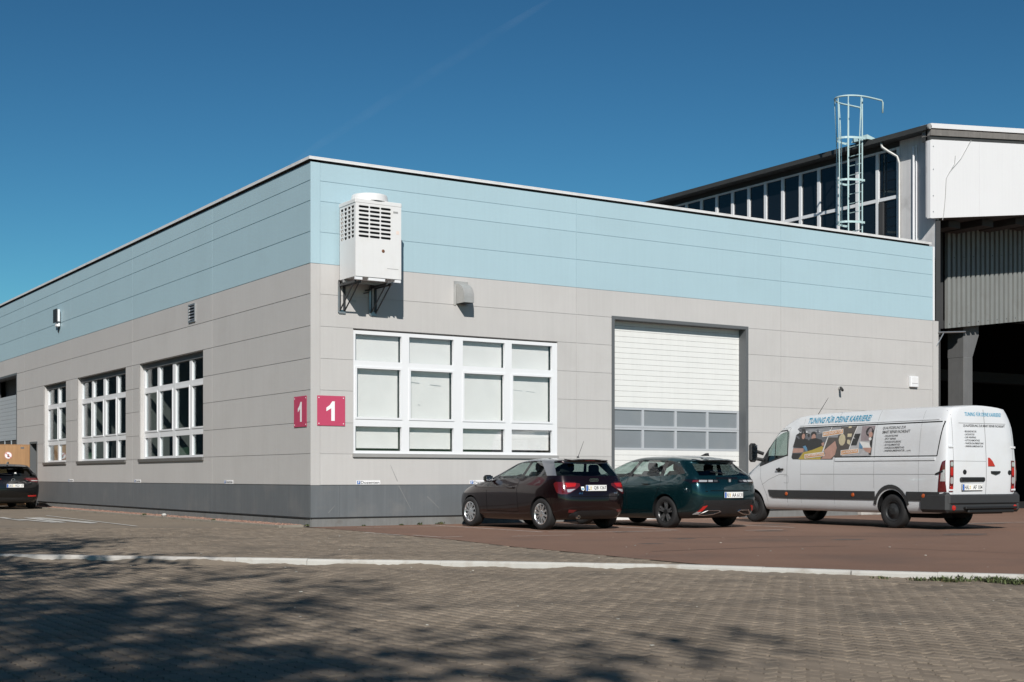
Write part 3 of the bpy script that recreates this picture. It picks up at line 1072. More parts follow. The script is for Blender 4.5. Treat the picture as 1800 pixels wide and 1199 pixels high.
# louvred vent on the side wall
t = thing('wall_vent', 'small louvred vent high on the grey side wall', 'vent', (0, 7.12, 5.15))
def rel(mb, t):
    L_ = t.location
    mb.v = [tuple(Vector(p) - L_) for p in mb.v]
    return mb
y0, y1, z0, z1 = 6.88, 7.36, 4.92, 5.38
rel(MB().box(-.03, .0, y0, y0 + .04, z0, z1).box(-.03, .0, y1 - .04, y1, z0, z1).box(-.029, .0, y0 + .04, y1 - .04, z0, z0 + .04).box(-.029, 0, y0 + .04, y1 - .04, z1 - .04, z1), t).build('frame', 'galvanised', t)
rel(MB().box(-.006, -.001, y0 + .04, y1 - .04, z0 + .04, z1 - .04), t).build('backing', 'black_plastic', t)
for k in range(5):
    z = z0 + .055 + k * .076
    rel(MB().add([(-.028, y0 + .04, z), (-.028, y1 - .04, z), (-.008, y1 - .04, z + .035), (-.008, y0 + .04, z + .035),
                  (-.026, y0 + .04, z + .004), (-.026, y1 - .04, z + .004)], [(0, 1, 2, 3), (0, 4, 5, 1), (3, 2, 5, 4)]), t).build('slat', 'galvanised', t)
# floodlight on the blue side wall
t = thing('wall_lamp', 'dark floodlight fixed to the pale blue side wall', 'lamp', (0, 19.9, 6.15))
MB().cbox(-.13, -.04, -.2, .2, .0, .40, .01).build('housing', 'window_white', t)
MB().box(-.165, -.132, -.22, .22, -.02, .42).build('glass_front', 'black_plastic', t)
MB().box(-.04, 0, -.06, .06, .1, .3).build('bracket', 'galvanised', t)
MB().cbox(-.13, -.02, -.14, .1, -.16, -.03, .02).build('sensor', 'sign_white', t)
MB().path([(-.03, .0, -.15), (-.03, .04, -.24), (-.02, .1, -.34)], .015, 6).build('cable', 'black_plastic', t)

# air conditioner on wall brackets
t = thing('air_conditioner', 'large white rooftop style air conditioner hung on wall brackets near the building corner', 'air conditioner', (1.13, -.48, 5.14))
ox, oy, oz = 1.13, -.48, 5.14
W, D, Hh = 1.047, .75, 1.50
x0, x1, y0, y1 = -W / 2, W / 2, -D / 2, D / 2
def slot(cx_, cy_, w, h):
    r_ = h / 2
    pts = []
    for sgn, base in ((1, -math.pi / 2), (-1, math.pi / 2)):
        for i in range(5):
            a = base + math.pi * i / 4
            pts.append((cx_ + sgn * (w / 2 - r_) + r_ * math.cos(a), cy_ + r_ * math.sin(a)))
    return pts
front = [slot(.185 + .252 * c, 1.425 - .0855 * r_, .235, .048) for c in range(3) for r_ in range(8)]
Vp, Fp = holed_plate(W, Hh, front, .012)
casing = MB().add([(x0 + p[0], y0 + p[2], p[1]) for p in Vp], Fp)
side_h = [slot(.115 + .167 * c, 1.425 - .0855 * r_, .125, .060) for c in range(4) for r_ in range(8)]
Vp, Fp = holed_plate(D - .016, Hh, side_h, .012)
casing.add([(x0 + p[2] + .006, y1 - p[0], p[1]) for p in Vp], Fp)
casing.add([(x1 + p[2] - .006, y1 - p[0], p[1]) for p in Vp], Fp)
casing.box(x0, x1, y1 - .01, y1, 0, Hh)
casing.box(x0 + .002, x1 - .002, y0 + .008, y1 - .012, -.002, .01)
cs = casing.build('casing', 'ac_white', t)
MB().box(x0 + .05, x1 - .05, y0 + .05, y1 - .05, .7, 1.46).build('coil', 'black_plastic', t)
MB().cbox(x0 - .012, x1 + .012, y0 - .012, y1 + .012, Hh - .005, Hh + .085, .012).build('lid', 'ac_white', t)
fan = MB().lathe([(.40, .085), (.375, .20), (.365, .235), (.345, .235), (.345, .1), (.05, .09), (.0, .09)], (-.03, -.02, Hh), (0, 0, 1), 32).build('fan_housing', 'ac_white', t, True)
g = MB()
for k in range(5):
    g.lathe([(.06 + k * .06, .215), (.068 + k * .06, .215), (.068 + k * .06, .222), (.06 + k * .06, .222)], (-.03, -.02, Hh), (0, 0, 1), 24, closed=True)
g.build('fan_guard', 'galvanised', fan)
MB().lathe([(0, -.012), (.020, -.010), (.030, 0), (.036, .0)], (.105, y0 - .008, .555), (0, 1, 0), 14).build('badge', 'rust', t)
MB().box(x0 + .72, x0 + .98, y0 - .0085, y0 - .0075, .20, .21).box(x0 + .86, x0 + .97, y0 - .0085, y0 - .0075, 1.36, 1.40).build('nameplate', 'sill_metal', t)
MB().box(x0 + .93, x0 + 1.0, y0 - .0085, y0 - .0075, .93, 1.0).build('sticker', 'sticker_pale', t)
# base rails and cantilever brackets
for xx in (x0 + .02, x0 + .36, x1 - .20):
    pass
MB().box(x0 + .0, x0 + .16, y0 + .01, y0 + .06, -.065, -.004).build('base_rail', 'window_white', t)
MB().box(x0 + .3, x0 + .68, y0 + .01, y0 + .06, -.065, -.004).build('base_rail', 'window_white', t)
MB().box(x1 - .14, x1, y0 + .01, y0 + .06, -.065, -.004).build('base_rail', 'window_white', t)
MB().box(x0 + .0, x1, y1 - .2, y1 - .15, -.065, -.004).build('base_rail', 'galvanised', t)
wy = -oy
for xx in (x0 + .10, x1 - .22):
    for q in (-.055, .055):
        b = MB()
        b.box(xx + q - .015, xx + q + .015, y0 + .10, wy - .001, -.115, -.068)
        b.path([(xx + q, y0 + .16, -.11), (xx + q, wy - .03, -.62)], .016, 6)
        b.box(xx + q - .025, xx + q + .025, wy - .022, wy, -.66, .02)
        b.build('bracket', 'dark_steel', t)
    MB().box(xx - .075, xx + .075, wy - .028, wy - .0225, -.68, -.60).box(xx - .10, xx - .06, wy - .03, wy - .0225, -.66, -.02).build('foot_plate', 'galvanised', t)
MB().box(x0 + .28, x0 + .43, wy - .012, wy, -.42, -.37).build('cable_duct', 'sheet_metal', t)
MB().path([(x1 - .3, y1 - .1, -.02), (x1 - .3, y1 + .02, -.14), (x1 - .42, wy - .02, -.16)], .018, 6).path([(x1 - .36, y1 - .1, -.02), (x1 - .36, y1 + .02, -.2), (x1 - .45, wy - .02, -.22)], .014, 6).build('pipe', 'black_plastic', t)

# curved sheet metal vent hood
t = thing('vent_hood', 'curved sheet metal vent hood on the wall right of the air conditioner', 'vent', (3.60, 0, 4.86))
w = .125
prof = []
for i in range(9):
    a = math.pi / 2 * i / 8
    prof.append((-.36 * math.sin(a), .14 + .30 * math.cos(a)))
prof.append((-.36, -.0))
hd = MB()
k0 = len(hd.v)
for x in (-w, w):
    hd.v += [(x, p[0], p[1]) for p in prof] + [(x, 0, 0)]
n = len(prof) + 1
for i in range(len(prof) - 1):
    hd.f.append((i, i + 1, n + i + 1, n + i)); hd.m.append(0)
hd.f.append(tuple(range(n))); hd.m.append(0)
hd.f.append(tuple(range(2 * n - 1, n - 1, -1))); hd.m.append(0)
hd.build('hood', 'sheet_metal', t)
MB().box(-w - .06, w + .05, -.012, -.001, .40, .50).box(-w - .06, -w - .005, -.0125, -.001, -.04, .40).box(w + .005, w + .05, -.0125, -.001, -.04, .40).build('flange', 'sheet_metal', t)
MB().box(-w + .01, w - .01, -.35, -.014, -.004, .004).build('mesh_guard', 'black_plastic', t)
# bullet camera
t = thing('security_camera', 'small dark security camera on the grey wall above the van', 'camera', (15.37, 0, 3.42))
MB().lathe([(.0, .035), (.05, .03), (.05, 0)], (0, 0, 0), (0, -1, 0), 12).build('mount', 'sheet_metal', t)
MB().path([(0, -.02, 0), (-.02, -.10, .05), (-.06, -.14, -.0)], .014, 6).build('arm', 'sheet_metal', t)
MB().lathe([(0, -.07), (.034, -.07), (.038, .06), (.032, .08), (0, .08)], (-.06, -.15, -.03), (-.35, -.75, -.55), 12).build('body', 'black_plastic', t)
# junction box
t = thing('switch_box', 'small white junction box near the right end of the grey wall', 'junction box', (18.26, 0, 3.70))
MB().cbox(-.155, .155, -.09, -.001, -.15, .15, .012).build('box', 'window_white', t)
MB().cbox(-.13, .13, -.102, -.091, -.05, .13, .006).build('cover', 'hall_white', t)
# ================================================================== INDUSTRIAL HALL BESIDE IT
hall = thing('industrial_hall', 'taller industrial hall with glazed side, white gable fascia and dark open front', 'building')
def zt(x): return 11.03 + .10 * (x - 19.0)
def zb(x): return 8.365 + .128 * (x - 19.1)
XE = 44.0
def gable(name, m, x0, x1, y0, y1, zl, zh, parent=hall):
    """slab between two sloping heights (functions of x)"""
    V = [(x0, y0, zl(x0)), (x1, y0, zl(x1)), (x1, y0, zh(x1)), (x0, y0, zh(x0)), (x0, y1, zl(x0)), (x1, y1, zl(x1)), (x1, y1, zh(x1)), (x0, y1, zh(x0))]
    return MB().add(V, [(0, 1, 2, 3), (7, 6, 5, 4), (1, 5, 6, 2), (4, 0, 3, 7), (3, 2, 6, 7), (4, 5, 1, 0)]).build(name, m, parent)
gable('verge_flashing', 'hall_white', 18.98, XE, -.05, .35, lambda x: zt(x) - .135, zt)
gable('verge_board', 'timber_grey', 19.0, XE, -.02, .3, lambda x: zt(x) - .335, lambda x: zt(x) - .165)
gable('verge_gap', 'gutter_dark', 19.0, XE, .02, .3, lambda x: zt(x) - .47, lambda x: zt(x) - .34)
xs = [19.05, 21.12, 23.2, 25.3, 27.4, 29.5, 34, 39, XE]
for a, b in zip(xs, xs[1:]):
    gable('fascia_panel', 'hall_white', a + .003, b - .003, .0, .06, zb, lambda x: zt(x) - .45)
MB().box(18.985, 19.042, -.012, .10, 8.36, zt(19) - .47).build('corner_trim', 'hall_white', hall)
for z in (8.55, 9.0, 9.75, 10.4):
    MB().lathe([(0, .012), (.018, .01), (.02, 0)], (19.12, 0, z), (0, -1, 0), 8).build('bolt', 'galvanised', hall)
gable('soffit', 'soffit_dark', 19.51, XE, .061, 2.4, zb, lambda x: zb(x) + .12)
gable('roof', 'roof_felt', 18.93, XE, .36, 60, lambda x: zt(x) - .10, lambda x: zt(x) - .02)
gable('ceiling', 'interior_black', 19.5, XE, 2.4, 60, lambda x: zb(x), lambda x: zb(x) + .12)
for i, x in enumerate((20.45, 21.95, 23.5, 25.0, 26.5)):
    zz_ = zb(x)
    MB().cbox(x, x + .52, .55, 2.02, zz_ - .20, zz_ - .002, .01).build('beam_end', 'soffit_dark', hall)
# gutter and eave over the glazing
MB().box(18.90, 18.935, .0, 60, 10.86, 11.00).box(18.936, 19.04, .0, 60, 10.86, 10.88).build('gutter', 'gutter_dark', hall)
MB().box(18.93, 19.40, .37, 60, 10.885, 10.92).build('eave_board', 'gutter_dark', hall)
MB().lathe([(0, 0), (.075, 0), (.075, .05), (0, .05)], (18.93, -.0, 10.93), (0, -1, 0), 10).build('gutter_end', 'sheet_metal', hall)
# rendered strip of side wall at the front corner
MB().box(19.37, 19.5, .11, 1.43, 7.22, 10.88).build('side_wall', 'hall_grey', hall)
MB().box(19.345, 19.53, .085, .106, -.1, 8.36).build('corner_shade', 'hall_dark', hall)  # dark strip laid over the pale wall end as painted shade
MB().box(19.0, 19.369, .102, .16, 8.4, 10.86).build('corner_return', 'hall_grey', hall)
MB().box(19.37, 19.5, 1.43, 60, 10.72, 10.88).build('lintel', 'gutter_dark', hall)
MB().box(19.37, 19.5, 18.4, 60, 7.22, 10.72).build('side_wall', 'hall_grey', hall)
MB().box(19.37, 19.5, 1.43, 18.4, 7.0, 7.45).build('parapet', 'hall_grey', hall)
gl = thing
NM = 21
Y0, DY = 1.487, .7965
ys = [Y0 + DY * k for k in range(NM + 1)]
for k, y in enumerate(ys):
    MB().box(19.36, 19.47, y - .055, y + .055, 7.45, 10.72).build('mullion', 'mullion_white', hall)
for a, b in zip(ys, ys[1:]):
    MB().box(19.365, 19.46, a + .055, b - .055, 9.225, 9.325).build('transom', 'mullion_white', hall)
    MB().box(19.365, 19.46, a + .055, b - .055, 10.66, 10.718).build('transom', 'mullion_white', hall)
    MB().box(19.41, 19.42, a + .05, b - .05, 7.45, 9.23).build('pane', 'hall_glass', hall)
    MB().box(19.41, 19.42, a + .05, b - .05, 9.32, 10.67).build('pane', 'hall_glass', hall)
MB().path([(18.98, 1.78, 10.87), (18.99, 1.76, 10.72), (19.10, 1.62, 10.58), (19.26, 1.43, 10.42), (19.30, 1.38, 10.2), (19.30, 1.38, 7.75), (19.22, 1.36, 7.62)], .042, 10).build('downpipe', 'sheet_metal', hall, True)
MB().path([(19.33, .88, 10.60), (19.33, .88, 7.75)], .035, 8).path([(19.33, .78, 10.62), (19.33, .78, 7.75)], .022, 8).build('conduit', 'mullion_white', hall)
# corrugated cladding in the opening under the canopy
def corr_sheet(x0, n):
    p = .2265
    prof = [(0, .0), (.014, .105), (.014 + .128, .105), (.156, 0), (p, 0)]
    mb = MB()
    row = []
    for k in range(n):
        for u, d in prof[:-1] if k < n - 1 else prof:
            row.append((x0 + k * p + u, 2.0 - d))
    top = [(x, y, zb(x) - .01) for x, y in row]
    bot = [(x, y, 5.60 + .123 * (x - 22.04)) for x, y in row]
    k = len(row)
    mb.add(top + bot, [(i, i + 1, k + i + 1, k + i) for i in range(k - 1)])
    o = mb.build('corrugated_sheet', 'corrugated', hall)
    return o
x = 22.04
while x < 40:
    corr_sheet(x, 4)
    x += .2265 * 4
for j, x in enumerate(np.arange(22.04 + .087, 27, .2265)):
    for z in (5.72 + .123 * (x - 22.04), 7.75 + .123 * (x - 22.04)):
        if (j + (z > 7)) % 2 == 0:
            MB().lathe([(0, .010), (.014, .008), (.016, 0)], (x, 1.895, z), (0, -1, 0), 6).build('screw', 'dark_steel', hall)
gable('cladding_rail', 'hall_dark', 22.04, XE, 2.01, 2.12, lambda x: 5.62 + .123 * (x - 22.04), lambda x: 5.85 + .123 * (x - 22.04))
MB().box(19.34, 22.03, 2.05, 2.2, 5.6, 9.2).build('head_wall', 'hall_dark', hall)  # near-black colour carries the shade of the concrete under the canopy
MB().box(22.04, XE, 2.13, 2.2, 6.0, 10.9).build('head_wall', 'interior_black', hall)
# concrete column with haunch, then more behind
def column(y):
    t = MB()
    t.cbox(23.2, 23.63, y, y + .62, -.2, 4.80, .02)
    t.prism([(0, 4.80), (.43, 4.80), (.74, 5.52), (.74, 6.6), (0, 6.6)], (23.2, y + .62, 0), (1, 0, 0), (0, 0, 1), .60)
    return t.build('column', 'column_concrete', hall)
for y in (2.22, 8.4, 14.6, 20.8):
    column(y)
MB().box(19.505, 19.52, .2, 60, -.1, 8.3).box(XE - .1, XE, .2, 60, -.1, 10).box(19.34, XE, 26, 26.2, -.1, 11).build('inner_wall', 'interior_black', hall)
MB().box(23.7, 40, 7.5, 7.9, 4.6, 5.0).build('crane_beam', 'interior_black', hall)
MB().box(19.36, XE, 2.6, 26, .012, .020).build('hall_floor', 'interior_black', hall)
MB().path([(19.30, -.02, 5.14), (20.42, -.06, 5.22)], .025, 8).path([(19.25, -.01, 4.75), (19.52, -.03, 5.13)], .018, 6).build('sign_arm', 'galvanised', hall)
# loose cables hanging over the fascia
def cable(pts, r, lab):
    o = MB().path(pts, r, 5).build('cable', 'sheet_metal')
    tag(o, lab, 'cable')
cable([(20.72, -.028, 10.78), (20.30, -.012, 10.20), (19.80, -.012, 9.75), (19.66, -.012, 9.55), (19.62, -.012, 9.0), (19.55, -.012, 8.5), (19.50, -.012, 8.35)], .010, 'thin cable drooping across the white hall fascia')
cable([(20.05, -.012, 10.25), (20.02, -.012, 10.02), (19.74, -.012, 9.66)], .009, 'short loose cable end on the white hall fascia')

# ladder with safety cage
lad = thing('cage_ladder', 'pale green roof ladder with round safety cage against the glazed hall', 'ladder', (18.65, 2.48, 7.25))
lx, ly, lz = 18.65, 2.48, 7.25
ST = .27
for s_ in (-1, 1):
    MB().path([(0, s_ * ST, 0), (0, s_ * ST, 4.95)], .021, 8).build('stile', 'ladder_teal', lad)
for k in range(13):
    MB().path([(0, -ST, .25 + .28 * k), (0, ST, .25 + .28 * k)], .013, 6).build('rung', 'ladder_teal', lad)
def hoop(rx, ry, off, z, w=.03, ext=0):
    pts = []
    for i in range(15):
        a = -math.pi / 2 + math.pi * i / 14
        pts.append((off - rx * math.cos(a), ry * math.sin(a), z))
    pts = [(0, -ST, z)] + pts + [(0, ST, z)] if not ext else pts
    return pts
def band(pts, w, t=.006):
    mb = MB()
    k = len(mb.v)
    n = len(pts)
    for p in pts:
        mb.v += [(p[0], p[1], p[2] - w), (p[0], p[1], p[2] + w)]
    for i in range(n - 1):
        mb.f.append((2 * i, 2 * i + 2, 2 * i + 3, 2 * i + 1)); mb.m.append(0)
    return mb
strip = {}
for z, rx, ry in ((1.28, .66, .36), (2.52, .66, .36), (3.75, .68, .38)):
    o = band(hoop(rx, ry, -.0, z), .03).build('hoop', 'ladder_teal', lad)
    md = o.modifiers.new('thick', 'SOLIDIFY')
    md.thickness = .01
TOP = 4.95
pts = []
for i in range(15):
    a = -math.pi / 2 + math.pi * i / 14
    pts.append((-.72 * math.cos(a), .46 * math.sin(a), TOP))
pts = [(.70, -.42, TOP - .36), (.70, -.43, TOP - .06), (.64, -.44, TOP)] + [(.35, -.45, TOP)] + pts + [(.35, .45, TOP), (.66, .45, TOP), (.72, .45, TOP - .06), (.72, .45, TOP - .36)]
MB().path(pts, .026, 8).build('top_rail', 'ladder_teal', lad, True)
for a in (-72, -36, 0, 36, 72):
    a = R(a)
    p = [(-.66 * math.cos(a), .36 * math.sin(a), 1.25), (-.66 * math.cos(a), .36 * math.sin(a), 2.52), (-.68 * math.cos(a), .38 * math.sin(a), 3.75), (-.72 * math.cos(a), .46 * math.sin(a), TOP)]
    MB().path(p, .017, 6).build('cage_bar', 'ladder_teal', lad)
MB().add([(.15, -.30, 3.78), (.70, -.30, 3.79), (.70, .30, 3.79), (.15, .30, 3.78), (.20, -.28, 3.92), (.66, -.28, 3.82), (.66, .28, 3.82), (.20, .28, 3.92)], [(3, 2, 1, 0), (4, 5, 6, 7), (0, 1, 5, 4), (1, 2, 6, 5), (2, 3, 7, 6), (3, 0, 4, 7)]).build('step_platform', 'ladder_teal', lad)

# faint vapour trail
d0 = Vector((.5414, .8408, 0)); r0 = Vector((.8408, -.5414, 0))
def skyp(px, py, dist=9000):
    return Vector(cam.location) + (r0 * ((px - 900) / 2376) + d0 + Vector((0, 0, (838 - py) / 2376))) * dist
ct = MB().path([skyp(440, 345), skyp(560, 255), skyp(700, 165), skyp(870, 60), skyp(1000, -20)], [4, 26, 34, 30, 10], 14).build('contrail', 'contrail_vapour', None, True)
ct['kind'] = 'stuff'
ct.visible_shadow = True
# ================================================================== VEHICLES
def smooth_car(name, rings, spans, cap_rear, cap_front, mats, wheels, arch_r, liner_i, crease=None, sub=2):
    """closed body grown from half rings (tail to nose); returns evaluated mesh"""
    V, F, Mi = [], [], []
    npt = len(rings[0])
    idx = []
    def vert(p):
        V.append(p)
        return len(V) - 1
    for r_ in rings:
        L_, Rr = [], []
        for i, (v, w, z) in enumerate(r_):
            if i in (0, npt - 1):
                k = vert((0, v, z))
                L_.append(k); Rr.append(k)
            else:
                L_.append(vert((-w, v, z))); Rr.append(vert((w, v, z)))
        idx.append((L_, Rr))
    for s_ in range(len(rings) - 1):
        for b in range(npt - 1):
            m = spans(s_, b)
            for side in (0, 1):
                a, c = idx[s_][side], idx[s_ + 1][side]
                q = [a[b], c[b], c[b + 1], a[b + 1]]
                q = [q[i] for i in range(4) if q[i] not in q[:i]]
                if side: q = q[::-1]
                F.append(tuple(q)); Mi.append(m)
    for ring_i, bulge, mf, rev in ((0, cap_rear[0], cap_rear[1], False), (len(rings) - 1, cap_front[0], cap_front[1], True)):
        r_ = rings[ring_i]
        L_, Rr = idx[ring_i]
        c = [L_[0]] + [vert((0, r_[i][0] + bulge, r_[i][2])) for i in range(1, npt - 1)] + [L_[-1]]
        for b in range(npt - 1):
            for side, A in ((0, L_), (1, Rr)):
                q = [A[b], A[b + 1], c[b + 1], c[b]]
                q = [q[i] for i in range(4) if q[i] not in q[:i]]
                if (side == 1) != rev: q = q[::-1]
                F.append(tuple(q)); Mi.append(mf(b))
    me = bpy.data.meshes.new(name)
    me.from_pydata(V, [], F)
    for m in mats: me.materials.append(MATS[m])
    me.polygons.foreach_set('material_index', Mi)
    me.update()
    fix_normals(me)
    if crease:
        at = me.attributes.new('crease_edge', 'FLOAT', 'EDGE')
        look = {}
        for (L_, Rr), ri in zip(idx, range(len(idx))):
            for i in range(npt):
                look[L_[i]] = (ri, i); look[Rr[i]] = (ri, i)
        vals = []
        for e in me.edges:
            a, b = e.vertices
            vals.append(crease(look.get(a), look.get(b)) if a in look and b in look else 0.)
        at.data.foreach_set('value', vals)
    o = bpy.data.objects.new(name, me)
    COL.objects.link(o)
    sm = o.modifiers.new('s', 'SUBSURF')
    sm.levels = sub
    sm.render_levels = sub
    sm.boundary_smooth = 'PRESERVE_CORNERS'
    cut = MB()
    for (wx, wy, wz, half) in wheels:
        s_ = 1 if wx > 0 else -1
        cut.lathe([(0, -.26), (arch_r * .98, -.26), (arch_r * .98, .6), (0, .6)], (wx, wy, wz), (s_, 0, 0), 40)
    cm = cut.mesh('cut', mats)
    cm.polygons.foreach_set('material_index', [liner_i] * len(cm.polygons))
    bmx = bmesh.new(); bmx.from_mesh(cm); bmesh.ops.remove_doubles(bmx, verts=bmx.verts, dist=1e-5); bmesh.ops.recalc_face_normals(bmx, faces=bmx.faces); bmx.to_mesh(cm); bmx.free()
    co = bpy.data.objects.new('cut', cm)
    COL.objects.link(co)
    bo = o.modifiers.new('b', 'BOOLEAN')
    bo.operation = 'DIFFERENCE'
    bo.object = co
    bo.solver = 'EXACT'
    dg = bpy.context.evaluated_depsgraph_get()
    out = bpy.data.meshes.new_from_object(o.evaluated_get(dg))
    bpy.data.objects.remove(o)
    bpy.data.objects.remove(co)
    return out

def split_parts(me, groups, root, skip=()):
    """groups: {material index: (name, split_islands)} ; returns dict name -> list of objects"""
    res = {}
    mats = [m for m in me.materials]
    todo = {}
    for mi, (nm, isl) in groups.items():
        todo.setdefault((nm, isl), []).append(mi)
    for (nm, isl), mis in todo.items():
        bm = bmesh.new()
        bm.from_mesh(me)
        bmesh.ops.delete(bm, geom=[f for f in bm.faces if f.material_index not in mis], context='FACES')
        islands = []
        if isl:
            seen = set()
            for f in bm.faces:
                if f.index in seen: continue
                st, comp = [f], []
                seen.add(f.index)
                while st:
                    g = st.pop()
                    comp.append(g.index)
                    for e in g.edges:
                        for h in e.link_faces:
                            if h.index not in seen:
                                seen.add(h.index); st.append(h)
                islands.append(set(comp))
        else:
            islands = [None]
        for comp in islands:
            b2 = bm.copy()
            if comp is not None:
                bmesh.ops.delete(b2, geom=[f for f in b2.faces if f.index not in comp], context='FACES')
            for f in b2.faces: f.smooth = True
            m2 = bpy.data.meshes.new(nm)
            remap = {mi: i for i, mi in enumerate(mis)}
            for f in b2.faces: f.material_index = remap[f.material_index]
            b2.to_mesh(m2)
            b2.free()
            for mi in mis: m2.materials.append(mats[mi])
            if len(m2.polygons) == 0: continue
            try:
                m2.set_sharp_from_angle(angle=R(38))
            except Exception:
                pass
            res.setdefault(nm, []).append(ob(nm, m2, root))
        bm.free()
    return res

class Skin:
    """projects flat artwork onto a body mesh"""
    def __init__(s, me):
        bm = bmesh.new(); bm.from_mesh(me)
        s.t = BVHTree.FromBMesh(bm)
        bm.free()
    def hit(s, side, u, z):
        if side == 'rear': o, d = Vector((u, -3, z)), Vector((0, 1, 0))
        elif side == 'left': o, d = Vector((-3, u, z)), Vector((1, 0, 0))
        elif side == 'right': o, d = Vector((3, u, z)), Vector((-1, 0, 0))
        h, n, i, dist = s.t.ray_cast(o, d, 6)
        if h is None:
            h, n, i, dist = s.t.find_nearest(o + d * 2.2)
        if n.dot(d) > 0: n = -n
        return h, n, d
    def patch(s, side, poly, off=.004, mb=None, mi=0, step=.09, rim=True):
        bm = bmesh.new()
        vs_ = [bm.verts.new((p[0], p[1], 0)) for p in poly]
        f = bm.faces.new(vs_)
        bmesh.ops.triangulate(bm, faces=[f])
        for _ in range(6):
            es = [e for e in bm.edges if e.calc_length() > step]
            if not es: break
            bmesh.ops.subdivide_edges(bm, edges=es, cuts=1)
            bmesh.ops.triangulate(bm, faces=[q for q in bm.faces if len(q.verts) > 3])
        bm.verts.index_update()
        V, N_ = [], []
        for v in bm.verts:
            h, n, d = s.hit(side, v.co.x, v.co.y)
            V.append(h + n * off)
            N_.append(h - n * .004)
        F = [[v.index for v in q.verts] for q in bm.faces]
        mb = mb or MB()
        mb.add(V, F, mi)
        if rim:
            be = [e for e in bm.edges if len(e.link_faces) == 1]
            for e in be:
                a, b = e.verts[0].index, e.verts[1].index
                mb.add([V[a], V[b], N_[b], N_[a]], [(0, 1, 2, 3)], mi)
        bm.free()
        return mb
    def line(s, side, pts, w=.008, off=.0015, mb=None, mi=0, step=.08):
        mb = mb or MB()
        P_ = []
        for a, b in zip(pts, pts[1:]):
            a, b = Vector(a), Vector(b)
            n = max(1, int((b - a).length / step))
            for i in range(n): P_.append(a + (b - a) * i / n)
        P_.append(Vector(pts[-1]))
        row = []
        for i, p in enumerate(P_):
            d = (P_[min(i + 1, len(P_) - 1)] - P_[max(0, i - 1)]).normalized()
            q = Vector((-d.y, d.x)) * w / 2
            A = []
            for e in (p + q, p - q):
                h, n, _ = s.hit(side, e.x, e.y)
                A.append(h + n * off)
            row.append(A)
        V = [v for A in row for v in A]
        mb.add(V, [(2 * i, 2 * i + 2, 2 * i + 3, 2 * i + 1) for i in range(len(row) - 1)], mi)
        return mb
    def text(s, side, geo, u0, z0, off=.003, mb=None, mi=0):
        """geo in metres; rear text runs +x, left-side text runs towards the tail (-y)"""
        mb = mb or MB()
        sg = 1 if side in ('rear', 'right') else -1
        V = []
        for a, b in geo[0]:
            h, n, d = s.hit(side, u0 + sg * a, z0 + b)
            V.append(h + n * off)
        mb.add(V, geo[1], mi)
        return mb

def rr_poly(x0, x1, z0, z1, r, n=4):
    out = []
    for cx_, cz_, a0 in ((x1 - r, z1 - r, 0), (x0 + r, z1 - r, 90), (x0 + r, z0 + r, 180), (x1 - r, z0 + r, 270)):
        for i in range(n + 1):
            a = R(a0 + 90 * i / n)
            out.append((cx_ + r * math.cos(a), cz_ + r * math.sin(a)))
    return out

def wheel(root, x, y, r_, w, style):
    s_ = 1 if x > 0 else -1
    A = (s_, 0, 0)
    O = (x, y, r_)
    t = MB()
    ri = r_ * (.66 if style != 'steel' else .60)
    t.lathe([(ri, -w), (r_ * .93, -w + .005), (r_ * .985, -w + .03), (r_, -w * .75), (r_, -.045), (r_ * .985, -.02), (r_ * .94, .0), (r_ * .80, .006), (ri + .012, 0), (ri, -.012)], O, A, 36, 0, closed=True)
    ty = t.build('tyre', 'tyre', None, True)
    ty.name = 'wheel'
    ty.parent = root
    mats = {'ten': 'alloy', 'five': 'alloy_dark', 'steel': 'steel_rim', 'plain': 'alloy'}
    m = MB()
    m.lathe([(ri + .004, -.03), (ri + .006, -.006), (ri - .008, -.004), (ri - .02, -.02), (ri - .03, -.10)], O, A, 36)
    if style == 'steel':
        m.lathe([(ri - .02, -.03), (ri * .82, -.05), (ri * .70, -.028), (ri * .45, -.02), (ri * .40, -.004), (ri * .22, .0), (.0, .0)], O, A, 30)
    else:
        n = {'ten': 10, 'five': 5, 'plain': 5}[style]
        m.lathe([(.075, -.05), (.07, -.025), (.055, -.016), (0, -.014)], O, A, 20)
        for k in range(n):
            a = 2 * math.pi * (k + .3) / n
            for q in ((0,) if style == 'ten' else (-.17, .17)):
                c = Vector((0, math.cos(a + q * .55), math.sin(a + q * .55)))
                c2 = Vector((0, math.cos(a + q), math.sin(a + q)))
                tdir = Vector((0, -math.sin(a), math.cos(a)))
                w0, w1 = (.016, .021) if style == 'ten' else (.020, .016)
                Ov, Av = Vector(O), Vector(A)
                p0 = Ov + c * .045 + Av * -.018
                p1 = Ov + c2 * (ri - .01) + Av * -.010
                k0 = [p0 - tdir * w0, p0 + tdir * w0, p1 + tdir * w1, p1 - tdir * w1]
                k1 = [p - Av * .03 for p in k0]
                m.add(k0 + k1, [(0, 1, 2, 3), (0, 4, 5, 1), (2, 6, 7, 3), (1, 5, 6, 2), (3, 7, 4, 0)], 1 if style == 'five' else 0)
    m.build('rim', [mats[style], 'alloy_cut'], ty, style == 'steel')
    b = MB().lathe([(ri - .005, -.11), (ri * .5, -.105), (0, -.105)], O, A, 24)
    b.build('brake_disc', 'liner', ty)
    if style == 'steel':
        nb_ = MB()
        for k in range(6):
            a = 2 * math.pi * k / 6
            nb_.lathe([(.012, -.02), (.012, .004), (0, .006)], Vector(O) + Vector((0, math.cos(a), math.sin(a))) * ri * .30, A, 6)
        nb_.build('wheel_nuts', 'tyre', ty)
    return ty

